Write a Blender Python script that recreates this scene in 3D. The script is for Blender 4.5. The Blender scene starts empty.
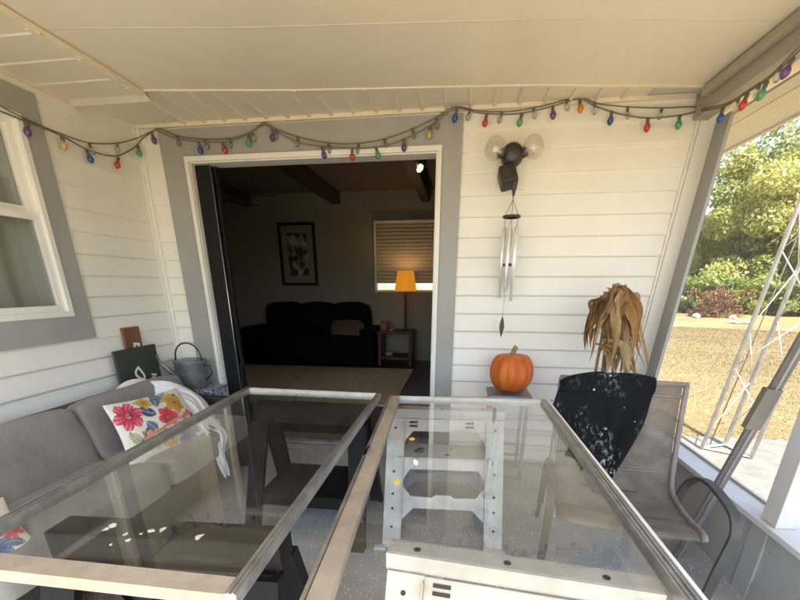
import bpy, bmesh, math, random
import numpy as np
from mathutils import Vector, Matrix
random.seed(7); rng = np.random.default_rng(7)
S = bpy.context.scene; COL = S.collection
PI = math.pi; R = math.radians

# ------------------------------------------------------------------ camera numbers (a tilted wide lens with a shifted frame)
F, CX, CY, EYE = 400., 400., 431., 1.38
TH = math.atan(146/400.); YAW = math.atan(60/(F/math.cos(TH)))
FW = Vector((-math.sin(YAW)*math.cos(TH), math.cos(YAW)*math.cos(TH), -math.sin(TH)))
RT = Vector((math.cos(YAW), math.sin(YAW), 0)); UP = RT.cross(FW)
def sight(x, y): return FW + RT*((x-CX)/F) - UP*((y-CY)/F)
def at(x, y, axis, v):
    r = sight(x, y); c = Vector((0, 0, EYE)); return c + r*((v-c[axis])/r[axis])
def atp(x, y, p, n):
    r = sight(x, y); c = Vector((0, 0, EYE)); n = Vector(n); return c + r*(((Vector(p)-c).dot(n))/r.dot(n))

# ------------------------------------------------------------------ materials
MATS = {}
def nodes(m): return m.node_tree.nodes, m.node_tree.links
def mat(name, col, rough=.6, metal=0, var=.0, vscale=6, bump=0, bscale=40, spec=.5, col2=None, coat=0, detail=6, stretch=None, trans=0, sheen=0):
    if name in MATS: return MATS[name]
    m = bpy.data.materials.new(name); m.use_nodes = True; n, l = nodes(m)
    b = n['Principled BSDF']; b.inputs['Roughness'].default_value = rough; b.inputs['Metallic'].default_value = metal
    b.inputs['Specular IOR Level'].default_value = spec; b.inputs['Base Color'].default_value = (*col, 1)
    if coat: b.inputs['Coat Weight'].default_value = coat
    if sheen: b.inputs['Sheen Weight'].default_value = sheen
    tc = n.new('ShaderNodeTexCoord'); mp = n.new('ShaderNodeMapping'); l.new(tc.outputs['Object'], mp.inputs[0])
    if stretch: mp.inputs['Scale'].default_value = stretch
    if var or col2:
        nz = n.new('ShaderNodeTexNoise'); nz.inputs['Scale'].default_value = vscale; nz.inputs['Detail'].default_value = detail
        nz.inputs['Roughness'].default_value = .65
        l.new(mp.outputs[0], nz.inputs['Vector'])
        rp = n.new('ShaderNodeValToRGB'); c2 = col2 or tuple(c*(1-var) for c in col)
        c1 = col if col2 else tuple(min(1, c*(1+var*.4)) for c in col)
        rp.color_ramp.elements[0].position = .34; rp.color_ramp.elements[1].position = .66
        rp.color_ramp.elements[0].color = (*c2, 1); rp.color_ramp.elements[1].color = (*c1, 1)
        l.new(nz.outputs['Fac'], rp.inputs[0]); l.new(rp.outputs[0], b.inputs['Base Color'])
        mr = n.new('ShaderNodeMapRange'); mr.inputs['To Min'].default_value = max(0, rough-.1); mr.inputs['To Max'].default_value = min(1, rough+.12)
        l.new(nz.outputs['Fac'], mr.inputs['Value']); l.new(mr.outputs[0], b.inputs['Roughness'])
    if bump:
        nb = n.new('ShaderNodeTexNoise'); nb.inputs['Scale'].default_value = bscale; nb.inputs['Detail'].default_value = 5
        l.new(mp.outputs[0], nb.inputs['Vector']); bp = n.new('ShaderNodeBump'); bp.inputs['Strength'].default_value = bump
        bp.inputs['Distance'].default_value = .01; l.new(nb.outputs['Fac'], bp.inputs['Height']); l.new(bp.outputs[0], b.inputs['Normal'])
    MATS[name] = m; return m

def schlick(n, l, f0, scale=1.):
    g = n.new('ShaderNodeNewGeometry'); d = n.new('ShaderNodeVectorMath'); d.operation = 'DOT_PRODUCT'
    l.new(g.outputs['Incoming'], d.inputs[0]); l.new(g.outputs['Normal'], d.inputs[1])
    def mth(op, a, b=None):
        x = n.new('ShaderNodeMath'); x.operation = op
        for i, v in enumerate((a, b)):
            if v is None: continue
            if isinstance(v, (int, float)): x.inputs[i].default_value = v
            else: l.new(v, x.inputs[i])
        return x.outputs[0]
    a = mth('ABSOLUTE', d.outputs['Value']); i = mth('SUBTRACT', 1., a); p = mth('POWER', i, 5.)
    return mth('MULTIPLY_ADD', p, 1-f0), mth
def glass_mat(name, tint=(1, 1, 1), f0=.045, rough=.0, dust=0., refl=(1, 1, 1)):
    m = bpy.data.materials.new(name); m.use_nodes = True; n, l = nodes(m); n.clear()
    out = n.new('ShaderNodeOutputMaterial'); tr = n.new('ShaderNodeBsdfTransparent'); gl = n.new('ShaderNodeBsdfGlossy')
    tr.inputs[0].default_value = (*tint, 1); gl.inputs['Color'].default_value = (*refl, 1); gl.inputs['Roughness'].default_value = rough
    f, mth = schlick(n, l, f0)
    f.node.inputs[2].default_value = f0
    mx = n.new('ShaderNodeMixShader'); l.new(f, mx.inputs[0]); l.new(tr.outputs[0], mx.inputs[1]); l.new(gl.outputs[0], mx.inputs[2])
    res = mx.outputs[0]
    if dust:
        tc = n.new('ShaderNodeTexCoord'); nz = n.new('ShaderNodeTexNoise'); nz.inputs['Scale'].default_value = 5; nz.inputs['Detail'].default_value = 8
        nz.inputs['Roughness'].default_value = .7
        l.new(tc.outputs['Object'], nz.inputs['Vector'])
        mr = n.new('ShaderNodeMapRange'); mr.inputs['From Min'].default_value = .4; mr.inputs['From Max'].default_value = .75
        mr.inputs['To Min'].default_value = dust*.35; mr.inputs['To Max'].default_value = dust*1.6; l.new(nz.outputs['Fac'], mr.inputs['Value'])
        df = n.new('ShaderNodeBsdfDiffuse'); df.inputs[0].default_value = (.6, .58, .52, 1)
        m2 = n.new('ShaderNodeMixShader'); l.new(mr.outputs[0], m2.inputs[0]); l.new(res, m2.inputs[1]); l.new(df.outputs[0], m2.inputs[2]); res = m2.outputs[0]
    l.new(res, out.inputs[0]); return m
def emit_mat(name, col, strength):
    m = bpy.data.materials.new(name); m.use_nodes = True; b = m.node_tree.nodes['Principled BSDF']
    b.inputs['Base Color'].default_value = (*col, 1); b.inputs['Emission Color'].default_value = (*col, 1); b.inputs['Emission Strength'].default_value = strength
    return m

M = dict(
 siding=mat('vinyl_siding', (.79, .772, .715), .42, var=.045, vscale=2.2, bump=.05, bscale=60),
 soffit=mat('soffit_vinyl', (.74, .675, .54), .42, var=.06, vscale=1.6, bump=.03),
 ceilpan=mat('ceiling_pan', (.75, .68, .54), .38, var=.07, vscale=1.3, bump=.04, bscale=5),
 grey=mat('grey_trim_paint', (.33, .33, .315), .5, var=.08, vscale=3, bump=.06, bscale=50),
 kneegrey=mat('knee_wall_paint', (.36, .36, .35), .5, var=.1, vscale=3, bump=.06, bscale=40),
 white=mat('white_paint', (.74, .73, .69), .4, var=.06, vscale=5, bump=.03),
 postwhite=mat('post_paint', (.62, .62, .60), .45, var=.08, vscale=4, bump=.05, bscale=50),
 beam=mat('porch_beam_paint', (.36, .33, .27), .5, var=.12, vscale=4, bump=.05),
 eave=mat('eave_vinyl', (.70, .64, .52), .5, var=.06, vscale=3),
 dark=mat('dark_stile', (.010, .010, .011), .5, spec=.2, var=.2, vscale=8),
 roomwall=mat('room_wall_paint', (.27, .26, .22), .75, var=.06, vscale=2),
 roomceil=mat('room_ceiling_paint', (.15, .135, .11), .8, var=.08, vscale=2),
 woodbeam=mat('dark_beam_wood', (.04, .03, .022), .6, var=.4, vscale=4, stretch=(8, 1, 8)),
 woodfloor=mat('room_floor_wood', (.07, .035, .022), .35, var=.4, vscale=5, stretch=(6, 1, 1)),
 roof=mat('shingle', (.10, .09, .085), .9, var=.3, vscale=20),
 steel=mat('galvanized', (.62, .66, .68), .42, metal=.35, var=.16, vscale=9, bump=.05),
 alu=mat('aluminium', (.63, .62, .60), .3, metal=.9, var=.2, vscale=14, stretch=(1, 1, 1)),
 alud=mat('dark_aluminium', (.40, .39, .36), .35, metal=.7, var=.3, vscale=12),
 tan=mat('weathered_frame_wood', (.40, .335, .245), .6, col2=(.27, .22, .16), vscale=7, bump=.15, bscale=30, stretch=(1, 1, 1)),
 offwhite=mat('dirty_white_frame', (.60, .57, .48), .45, var=.2, vscale=12),
 black=mat('black_plastic', (.009, .009, .010), .6, spec=.15, var=.3, vscale=8, bump=.1, bscale=60),
 bronze=mat('dark_bronze', (.05, .044, .04), .38, metal=.3, var=.3, vscale=10),
 tube=mat('chime_tube', (.86, .86, .85), .3, metal=.35),
 stem=mat('pumpkin_stem', (.30, .22, .10), .75, var=.45, vscale=30, bump=.4, bscale=60),
 taupe=mat('chair_frame_taupe', (.24, .205, .175), .45, var=.15, vscale=9),
 chairdark=mat('chair_arm_dark', (.085, .08, .075), .5, spec=.25, var=.2, vscale=9),
 sofa=mat('sofa_fabric', (.23, .215, .195), .9, var=.16, vscale=5, bump=.55, bscale=14, sheen=.1),
 sofaframe=mat('sofa_frame', (.03, .027, .025), .6),
 cloth=mat('white_cotton', (.72, .72, .73), .9, var=.08, vscale=9, bump=.4, bscale=30),
 boardgreen=mat('green_board', (.045, .05, .035), .6, var=.25, vscale=6),
 brown=mat('brown_wood', (.20, .085, .045), .5, var=.3, vscale=4, stretch=(8, 8, 1)),
 lettering=mat('white_lettering', (.75, .75, .72), .6),
 cangrey=mat('zinc_can', (.22, .245, .245), .42, metal=.5, var=.35, vscale=9, bump=.15, bscale=12),
 couch=mat('dark_leather', (.0035, .003, .0028), .85, spec=.12, var=.3, vscale=6),
 cushion=mat('tan_cushion', (.10, .06, .03), .85, var=.2, vscale=10),
 endwood=mat('end_table_wood', (.075, .032, .014), .6, var=.3, vscale=6),
 rug=mat('pale_rug', (.74, .58, .36), .95, var=.2, vscale=9, bump=.5, bscale=120),
 frameblack=mat('picture_frame_black', (.012, .012, .012), .35),
 paper=mat('print_mat_board', (.26, .25, .22), .8),
 blind=mat('blind_slat', (.50, .42, .30), .5),
 fan=mat('fan_blade', (.03, .027, .022), .5),
 tower=mat('tower_galv', (.62, .62, .60), .5, metal=.25, var=.3, vscale=10),
 concrete=mat('pad_concrete', (.17, .165, .145), .9, var=.25, vscale=6, bump=.3, bscale=80),
 bark=mat('bark', (.09, .07, .05), .9, var=.45, vscale=9, bump=.6, bscale=20, stretch=(3, 3, .6)),
 twig=mat('brush_twigs', (.20, .10, .055), .9, var=.5, vscale=3),
 rock=mat('pale_stone', (.50, .47, .43), .9, var=.2, vscale=5, bump=.5, bscale=9),
 cord=mat('green_cord', (.15, .145, .115), .6),
 sock=mat('bulb_socket', (.10, .105, .08), .5),
 disc=mat('chime_wood', (.05, .035, .028), .5, var=.3, vscale=20),
 curtain=mat('curtain_cloth', (.62, .58, .50), .9, var=.1, vscale=6),
 standmetal=mat('stand_top', (.28, .26, .25), .4, metal=.3, var=.25, vscale=14),
 pole=mat('pole_alu', (.27, .265, .25), .4, metal=.4, var=.15, vscale=10),
 polebox=mat('pole_box', (.20, .18, .15), .55, var=.15, vscale=10),
 matting=mat('woven_mat', (.16, .10, .085), .95, var=.4, vscale=30, bump=.6, bscale=150),
)
M['paneglass'] = glass_mat('tabletop_pane', (.97, .98, .97), f0=.06, dust=.018)
M['houseglass'] = glass_mat('house_pane', (.80, .82, .82), f0=.06)
M['bulbclear'] = glass_mat('clear_globe', (.95, .93, .88), f0=.12, rough=.03, dust=.16)

# porch floor: grey epoxy with pale flecks
def floor_mat():
    m = mat('epoxy_floor', (.145, .15, .155), .42); n, l = nodes(m); b = n['Principled BSDF']
    tc = n.new('ShaderNodeTexCoord')
    v = n.new('ShaderNodeTexVoronoi'); v.inputs['Scale'].default_value = 48; v.inputs['Randomness'].default_value = 1; l.new(tc.outputs['Object'], v.inputs['Vector'])
    r = n.new('ShaderNodeValToRGB'); r.color_ramp.elements[0].position = .16; r.color_ramp.elements[0].color = (1, 1, 1, 1)
    r.color_ramp.elements[1].position = .24; r.color_ramp.elements[1].color = (0, 0, 0, 1); l.new(v.outputs['Distance'], r.inputs[0])
    wn = n.new('ShaderNodeSeparateColor'); l.new(v.outputs['Color'], wn.inputs[0])
    gt = n.new('ShaderNodeMath'); gt.operation = 'GREATER_THAN'; gt.inputs[1].default_value = .45; l.new(wn.outputs[0], gt.inputs[0])
    mu = n.new('ShaderNodeMath'); mu.operation = 'MULTIPLY'; l.new(r.outputs[0], mu.inputs[0]); l.new(gt.outputs[0], mu.inputs[1])
    nz = n.new('ShaderNodeTexNoise'); nz.inputs['Scale'].default_value = 3.5; nz.inputs['Detail'].default_value = 8; l.new(tc.outputs['Object'], nz.inputs['Vector'])
    rr = n.new('ShaderNodeValToRGB'); rr.color_ramp.elements[0].position = .35; rr.color_ramp.elements[0].color = (.30, .305, .305, 1)
    rr.color_ramp.elements[1].position = .7; rr.color_ramp.elements[1].color = (.43, .43, .42, 1); l.new(nz.outputs['Fac'], rr.inputs[0])
    mx = n.new('ShaderNodeMix'); mx.data_type = 'RGBA'; l.new(mu.outputs[0], mx.inputs[0]); l.new(rr.outputs[0], mx.inputs[6]); mx.inputs[7].default_value = (.80, .79, .76, 1)
    l.new(mx.outputs[2], b.inputs['Base Color']); return m
M['floor'] = floor_mat()
def lawn_mat():
    m = mat('dry_lawn', (.2, .15, .07), .95); n, l = nodes(m); b = n['Principled BSDF']; tc = n.new('ShaderNodeTexCoord')
    n1 = n.new('ShaderNodeTexNoise'); n1.inputs['Scale'].default_value = .35; n1.inputs['Detail'].default_value = 4; l.new(tc.outputs['Object'], n1.inputs['Vector'])
    n2 = n.new('ShaderNodeTexNoise'); n2.inputs['Scale'].default_value = 22; n2.inputs['Detail'].default_value = 9; n2.inputs['Roughness'].default_value = .75; l.new(tc.outputs['Object'], n2.inputs['Vector'])
    r1 = n.new('ShaderNodeValToRGB'); r1.color_ramp.elements[0].position = .38; r1.color_ramp.elements[0].color = (.19, .15, .066, 1)
    r1.color_ramp.elements[1].position = .62; r1.color_ramp.elements[1].color = (.29, .215, .10, 1); l.new(n1.outputs['Fac'], r1.inputs[0])
    r2 = n.new('ShaderNodeValToRGB'); r2.color_ramp.elements[0].position = .3; r2.color_ramp.elements[0].color = (.45, .42, .36, 1)
    r2.color_ramp.elements[1].position = .68; r2.color_ramp.elements[1].color = (1.25, 1.2, 1.1, 1); l.new(n2.outputs['Fac'], r2.inputs[0])
    mx = n.new('ShaderNodeMix'); mx.data_type = 'RGBA'; mx.blend_type = 'MULTIPLY'; mx.inputs[0].default_value = 1
    l.new(r1.outputs[0], mx.inputs[6]); l.new(r2.outputs[0], mx.inputs[7]); l.new(mx.outputs[2], b.inputs['Base Color'])
    bp = n.new('ShaderNodeBump'); bp.inputs['Strength'].default_value = .5; bp.inputs['Distance'].default_value = .02; l.new(n2.outputs['Fac'], bp.inputs['Height']); l.new(bp.outputs[0], b.inputs['Normal'])
    return m
M['lawn'] = lawn_mat()
def leaf_mat(name, c1, c2, c3, transl=.58):
    m = bpy.data.materials.new(name); m.use_nodes = True; n, l = nodes(m); n.clear(); out = n.new('ShaderNodeOutputMaterial')
    a = n.new('ShaderNodeAttribute'); a.attribute_name = 'tone'; oi = n.new('ShaderNodeObjectInfo')
    r = n.new('ShaderNodeValToRGB'); e = r.color_ramp.elements; e[0].position = .1; e[0].color = (*c1, 1); e[1].position = .95; e[1].color = (*c3, 1)
    x = e.new(.55); x.color = (*c2, 1)
    ad = n.new('ShaderNodeMath'); ad.operation = 'MULTIPLY_ADD'; ad.inputs[1].default_value = .22; l.new(oi.outputs['Random'], ad.inputs[0]); 
    sb = n.new('ShaderNodeMath'); sb.operation = 'SUBTRACT'; sb.inputs[1].default_value = .11; l.new(a.outputs['Fac'], sb.inputs[0]); l.new(sb.outputs[0], ad.inputs[2]); l.new(ad.outputs[0], r.inputs[0])
    d = n.new('ShaderNodeBsdfDiffuse'); t = n.new('ShaderNodeBsdfTranslucent'); l.new(r.outputs[0], d.inputs[0]); l.new(r.outputs[0], t.inputs[0])
    mx = n.new('ShaderNodeMixShader'); mx.inputs[0].default_value = transl; l.new(d.outputs[0], mx.inputs[1]); l.new(t.outputs[0], mx.inputs[2])
    g = n.new('ShaderNodeBsdfGlossy'); g.inputs['Roughness'].default_value = .45; g.inputs[0].default_value = (.6, .6, .6, 1)
    m2 = n.new('ShaderNodeMixShader'); m2.inputs[0].default_value = .06; l.new(mx.outputs[0], m2.inputs[1]); l.new(g.outputs[0], m2.inputs[2])
    l.new(m2.outputs[0], out.inputs[0]); return m
M['leafA'] = leaf_mat('tree_leaf', (.20, .24, .05), (.42, .43, .11), (.62, .57, .22))
M['leafB'] = leaf_mat('yellow_leaf', (.25, .26, .07), (.46, .44, .15), (.62, .55, .27))
M['leafC'] = leaf_mat('bush_leaf', (.10, .15, .025), (.22, .29, .05), (.36, .40, .10))
M['straw'] = leaf_mat('dry_grass_blade', (.13, .10, .045), (.21, .16, .075), (.30, .23, .12), .25)
M['litter'] = leaf_mat('fallen_leaf', (.10, .045, .02), (.2, .10, .035), (.12, .16, .03), .2)
M['husk'] = None

# ------------------------------------------------------------------ mesh helpers
class MB:
    def __init__(s): s.v = []; s.f = []; s.sm = []
    def add(s, vs, fs, smooth=False):
        o = len(s.v); s.v += [tuple(p) for p in vs]; s.f += [tuple(i+o for i in f) for f in fs]; s.sm += [smooth]*len(fs); return s
    def box(s, a, b, M4=None):
        x0, y0, z0 = a; x1, y1, z1 = b
        vs = [Vector(p) for p in ((x0,y0,z0),(x1,y0,z0),(x1,y1,z0),(x0,y1,z0),(x0,y0,z1),(x1,y0,z1),(x1,y1,z1),(x0,y1,z1))]
        if M4: vs = [M4 @ p for p in vs]
        return s.add(vs, [(0,3,2,1),(4,5,6,7),(0,1,5,4),(1,2,6,5),(2,3,7,6),(3,0,4,7)])
    def bbox(s, a, b, bev=.01, M4=None):                     # chamfered box
        bm = bmesh.new(); bmesh.ops.create_cube(bm, size=1)
        a = Vector(a); b = Vector(b)
        for v in bm.verts: v.co = Vector(((v.co.x+.5)*(b.x-a.x)+a.x, (v.co.y+.5)*(b.y-a.y)+a.y, (v.co.z+.5)*(b.z-a.z)+a.z))
        bmesh.ops.bevel(bm, geom=bm.edges[:], offset=bev, segments=2, affect='EDGES', profile=.6)
        return s.frombm(bm, M4)
    def frombm(s, bm, M4=None, smooth=False):
        bm.verts.index_update(); vs = [(M4 @ v.co) if M4 else v.co.copy() for v in bm.verts]; fs = [[v.index for v in f.verts] for f in bm.faces]; bm.free(); return s.add(vs, fs, smooth)
    def bar(s, p, q, w, h, up=(0,0,1)):                       # rectangular bar from p to q
        p = Vector(p); q = Vector(q); d = (q-p).normalized(); u = Vector(up)
        if abs(d.dot(u)) > .98: u = Vector((0,1,0))
        sd = d.cross(u).normalized(); u = sd.cross(d)
        vs = [c + sd*(i*w/2) + u*(j*h/2) for c in (p, q) for i, j in ((-1,-1),(1,-1),(1,1),(-1,1))]
        return s.add(vs, [(3,2,1,0),(4,5,6,7),(0,1,5,4),(1,2,6,5),(2,3,7,6),(3,0,4,7)])
    def tube(s, pts, r, seg=8, cap=True):
        pts = [Vector(p) for p in pts]; n = len(pts); rs = r if isinstance(r, (list, tuple)) else [r]*n
        vs = []; ref = None
        for i, p in enumerate(pts):
            t = (pts[min(i+1, n-1)] - pts[max(i-1, 0)]).normalized()
            if ref is None:
                ref = t.orthogonal().normalized()
            ref = (ref - t*ref.dot(t)); ref = ref.normalized() if ref.length > 1e-6 else t.orthogonal().normalized()
            b = t.cross(ref)
            for k in range(seg):
                a = 2*PI*k/seg; vs.append(p + (ref*math.cos(a) + b*math.sin(a))*rs[i])
        fs = [(i*seg+k, i*seg+(k+1)%seg, (i+1)*seg+(k+1)%seg, (i+1)*seg+k) for i in range(n-1) for k in range(seg)]
        if cap: fs += [tuple(range(seg-1, -1, -1)), tuple((n-1)*seg+k for k in range(seg))]
        return s.add(vs, fs, True)
    def lathe(s, prof, seg=24, M4=None, ang=None):
        vs = []; n = len(prof)
        for r, z in prof:
            for k in range(seg):
                a = 2*PI*k/seg; p = Vector((r*math.cos(a), r*math.sin(a), z)); vs.append(M4 @ p if M4 else p)
        fs = [(i*seg+k, i*seg+(k+1)%seg, (i+1)*seg+(k+1)%seg, (i+1)*seg+k) for i in range(n-1) for k in range(seg)]
        if prof[0][0] > 1e-5: fs.append(tuple(range(seg-1, -1, -1)))
        if prof[-1][0] > 1e-5: fs.append(tuple((n-1)*seg+k for k in range(seg)))
        return s.add(vs, fs, True)
    def grid(s, P, smooth=True):                              # P[i][j]
        a = len(P); b = len(P[0]); return s.add([p for r_ in P for p in r_], [(i*b+j, i*b+j+1, (i+1)*b+j+1, (i+1)*b+j) for i in range(a-1) for j in range(b-1)], smooth)
    def prism(s, poly, depth):                                # polygon (3D points) extruded by vector
        n = len(poly); d = Vector(depth); vs = [Vector(p) for p in poly] + [Vector(p)+d for p in poly]
        return s.add(vs, [tuple(range(n-1, -1, -1)), tuple(range(n, 2*n))] + [(i, (i+1) % n, n+(i+1) % n, n+i) for i in range(n)])
    def build(s, name, m, parent=None, flip=True):
        me = bpy.data.meshes.new(name); me.from_pydata(s.v, [], s.f)
        me.polygons.foreach_set('use_smooth', s.sm)
        bm = bmesh.new(); bm.from_mesh(me); bmesh.ops.recalc_face_normals(bm, faces=bm.faces[:]); bm.to_mesh(me); bm.free()
        for mm in (m if isinstance(m, (list, tuple)) else [m]): me.materials.append(mm)
        o = bpy.data.objects.new(name, me); COL.objects.link(o)
        if parent is not None:
            o.parent = parent; o.matrix_parent_inverse = parent_world(parent).inverted()
        return o
def parent_world(p):
    m = p.matrix_basis.copy()
    while p.parent is not None:
        m = p.parent.matrix_basis @ (p.matrix_parent_inverse if p.parent else Matrix()) @ m if False else p.parent.matrix_basis @ p.matrix_parent_inverse @ m
        p = p.parent
    return m
def tag(o, label=None, cat=None, group=None, kind=None):
    if label: o['label'] = label
    if cat: o['category'] = cat
    if group: o['group'] = group
    if kind: o['kind'] = kind
    return o
def thing(name, label, cat, loc=(0,0,0), group=None):
    o = bpy.data.objects.new(name, None); o.empty_display_size = .1; o.location = loc; COL.objects.link(o); return tag(o, label, cat, group)
def mod_sub(o, lv=2):
    md = o.modifiers.new('sub', 'SUBSURF'); md.levels = lv; md.render_levels = lv
def copy_tree(o, parent=None):
    c = o.copy(); COL.objects.link(c)
    if parent is not None: c.parent = parent; c.matrix_parent_inverse = o.matrix_parent_inverse.copy()
    for ch in list(o.children): copy_tree(ch, c)
    return c
def frame_box(b, u0, u1, v0, v1, w, d0, d1, plane):
    """picture-frame of four boards; plane maps (u, v, d) to a point"""
    def bx(ua, ub, va, vb):
        vs = [plane(u, v, d) for d in (d0, d1) for u, v in ((ua,va),(ub,va),(ub,vb),(ua,vb))]
        b.add(vs, [(3,2,1,0),(4,5,6,7),(0,1,5,4),(1,2,6,5),(2,3,7,6),(3,0,4,7)])
    ws = w if isinstance(w, tuple) else (w, w, w, w)          # left right bottom top
    bx(u0, u0+ws[0], v0, v1); bx(u1-ws[1], u1, v0, v1)
    if ws[2]: bx(u0+ws[0], u1-ws[1], v0, v0+ws[2])
    if ws[3]: bx(u0+ws[0], u1-ws[1], v1-ws[3], v1)
def softbox(bm_size, puff, seg=8, seed=0, crease=.0, p=7.):
    """a cushion: subdivided box with bulged faces and rounded edges; returns MB grid-like bmesh"""
    bm = bmesh.new(); bmesh.ops.create_cube(bm, size=2); bmesh.ops.subdivide_edges(bm, edges=bm.edges[:], cuts=seg, use_grid_fill=True)
    rnd = random.Random(seed); sx, sy, sz = [a/2 for a in bm_size]; ph = [rnd.uniform(0, 6) for _ in range(6)]
    for v in bm.verts:
        x, y, z = v.co
        n = (abs(x)**p + abs(y)**p + abs(z)**p)**(1/p); x, y, z = x/n, y/n, z/n
        X, Y, Z = x*sx, y*sy, z*sz
        ex = (1-x*x); ey = (1-y*y); ez = (1-z*z)
        X += math.copysign(puff*ey*ez, x)*abs(x)**3; Y += math.copysign(puff*ex*ez, y)*abs(y)**3; Z += math.copysign(puff*ex*ey, z)*abs(z)**3
        w = crease*(math.sin(5*x+3*y+ph[0])+math.sin(4*y-6*z+ph[1])+math.sin(9*y+2*x+ph[2])*.5)
        v.co = Vector((X, Y, Z))*(1+w)
    return bm

# ------------------------------------------------------------------ dimensions
YB = 3.17; XL = -2.377; XR = 1.40; ZS = 2.455; COURSE = .129; PH = .787
DL, DR, DT = -2.00, -.175, 2.235          # rough door opening (inside the white frame: a little smaller)

# ------------------------------------------------------------------ setting
g = MB().box((-40, -.5, 0), (-39, .5, 1)) if False else MB()
n = 60
def gz(x, y):
    return -.35 + .05*math.sin(x*.21)*math.cos(y*.17)*min(1, max(0, (math.hypot(x, y)-7)/12))
xs = np.concatenate([np.linspace(-300, -40, 8), np.linspace(-36, 60, 90), np.linspace(66, 300, 9)]); ys = np.concatenate([np.linspace(-300, -40, 8), np.linspace(-36, 70, 98), np.linspace(78, 300, 8)])
g.grid([[(x, y, gz(x, y)) for y in ys] for x in xs])
tag(g.build('lawn', M['lawn']), kind='structure')
tag(MB().bbox((2.05, 3.0, -.45), (4.6, 4.95, -.325), .012).build('concrete_slab', M['concrete']), kind='structure')
tag(MB().box((-2.50, -.02, -.5), (1.50, YB+.02, 0)).build('porch_floor', M['floor']), kind='structure')
tag(MB().bbox((-5.0, -5.5, -.45), (3.2, -.025, -.03), .01).build('bounce_slab', mat('pale_bounce_slab', (.46, .40, .30), .9, var=.2, vscale=4, bump=.3, bscale=60)), kind='structure')  # unseen slab, added to throw warm sunlight up onto the porch ceiling
tag(MB().box((-5.0, YB+.25, -.1), (1.2, 7.6, .05)).build('room_floor', M['woodfloor']), kind='structure')

# ------------------------------------------------------------------ house
house = thing('house', 'white clapboard house with an open sliding door and grey trim behind the porch', 'house', (-.5, 5.2, 0))
def siding(u0, u1, z0, z1, holes, plane):
    b = MB(); k0 = math.floor((z0-PH)/COURSE)
    prof = [(0, .0), (0, .013), (.12, .0125), (.5, .0085), (.9, .0045), (1.0, .003)]
    z = PH + k0*COURSE
    while z < z1:
        cuts = sorted({max(z, z0), min(z+COURSE, z1)} | {h for H in holes for h in H[2:] if max(z, z0) < h < min(z+COURSE, z1)})
        for za, zb in zip(cuts[:-1], cuts[1:]):
            segs = [(u0, u1)]
            for (a, c, d, e) in holes:
                if d <= za+1e-6 and e >= zb-1e-6:
                    ns = []
                    for s0, s1 in segs:
                        if a > s0: ns.append((s0, min(a, s1)))
                        if c < s1: ns.append((max(c, s0), s1))
                    segs = [t for t in ns if t[1]-t[0] > .002]
            ta, tb = (za-z)/COURSE, (zb-z)/COURSE
            def off(t):
                for (t0, o0), (t1, o1) in zip(prof[1:-1], prof[2:]):
                    if t <= t1: return o0+(o1-o0)*(t-t0)/(t1-t0)
                return prof[-1][1]
            pts = [(ta, 0)] if ta < 1e-4 else []
            pts += [(ta+(tb-ta)*q, off(ta+(tb-ta)*q)) for q in (0, .12, .35, .65, 1)]
            for s0, s1 in segs:
                nu = max(2, int((s1-s0)/.3)+1)
                wob = lambda u, t: .0016*math.sin(u*3.1+z*17)*math.sin(t*PI)
                b.grid([[plane(s0+(s1-s0)*i/(nu-1), z+t*COURSE, o+wob(s0+(s1-s0)*i/(nu-1), t)) for t, o in pts] for i in range(nu)], True)
        z += COURSE
    return b
back = lambda u, v, d: Vector((u, YB-d, v))
left = lambda u, v, d: Vector((XL+d, u, v))
CASL, CASR, CAST = -2.195, -.030, 2.42     # outer edges of the grey door casing
WY0, WY1, WZ0, WZ1 = 1.10, 2.38, 1.055, 2.36   # outer edges of the grey window casing
LEAN = lambda z: 1.345+.0606*z
sb = siding(XL, 1.40, 0, 2.5, [(CASL+.01, CASR-.01, -1, CAST-.01)], lambda u, v, d: back(u if u < CASR else CASR+(u-CASR)*(LEAN(v)-.09-CASR)/(1.40-CASR), v, d)).build('siding', M['siding'], house)
sl = siding(.0, YB, 0, 2.5, [(WY0+.01, WY1-.01, WZ0+.01, WZ1-.01)], left).build('siding', M['siding'], house)
# wall bodies behind the siding
b = MB(); b.box((XL-.14, YB+.004, -.5), (DL, YB+.16, 3)); b.prism([(DR, YB+.004, -.5), (LEAN(-.5), YB+.004, -.5), (LEAN(3), YB+.004, 3), (DR, YB+.004, 3)], (0, .156, 0)); b.box((DL, YB+.004, DT+.02), (DR, YB+.16, 3)); b.box((DL, YB+.004, -.5), (DR, YB+.16, .02))
IW0, IW1, IV0, IV1 = WY0+.18, WY1-.18, WZ0+.15, WZ1-.18
b.box((XL-.14, .0, -.5), (XL-.004, IW0, 3)); b.box((XL-.14, IW1, -.5), (XL-.004, YB, 3)); b.box((XL-.14, IW0, -.5), (XL-.004, IW1, IV0)); b.box((XL-.14, IW0, IV1), (XL-.004, IW1, 3))
b.box((1.2155, YB+.1605, -.5), (1.285, 7.75, 3)); b.build('wall', M['siding'], house)
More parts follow.
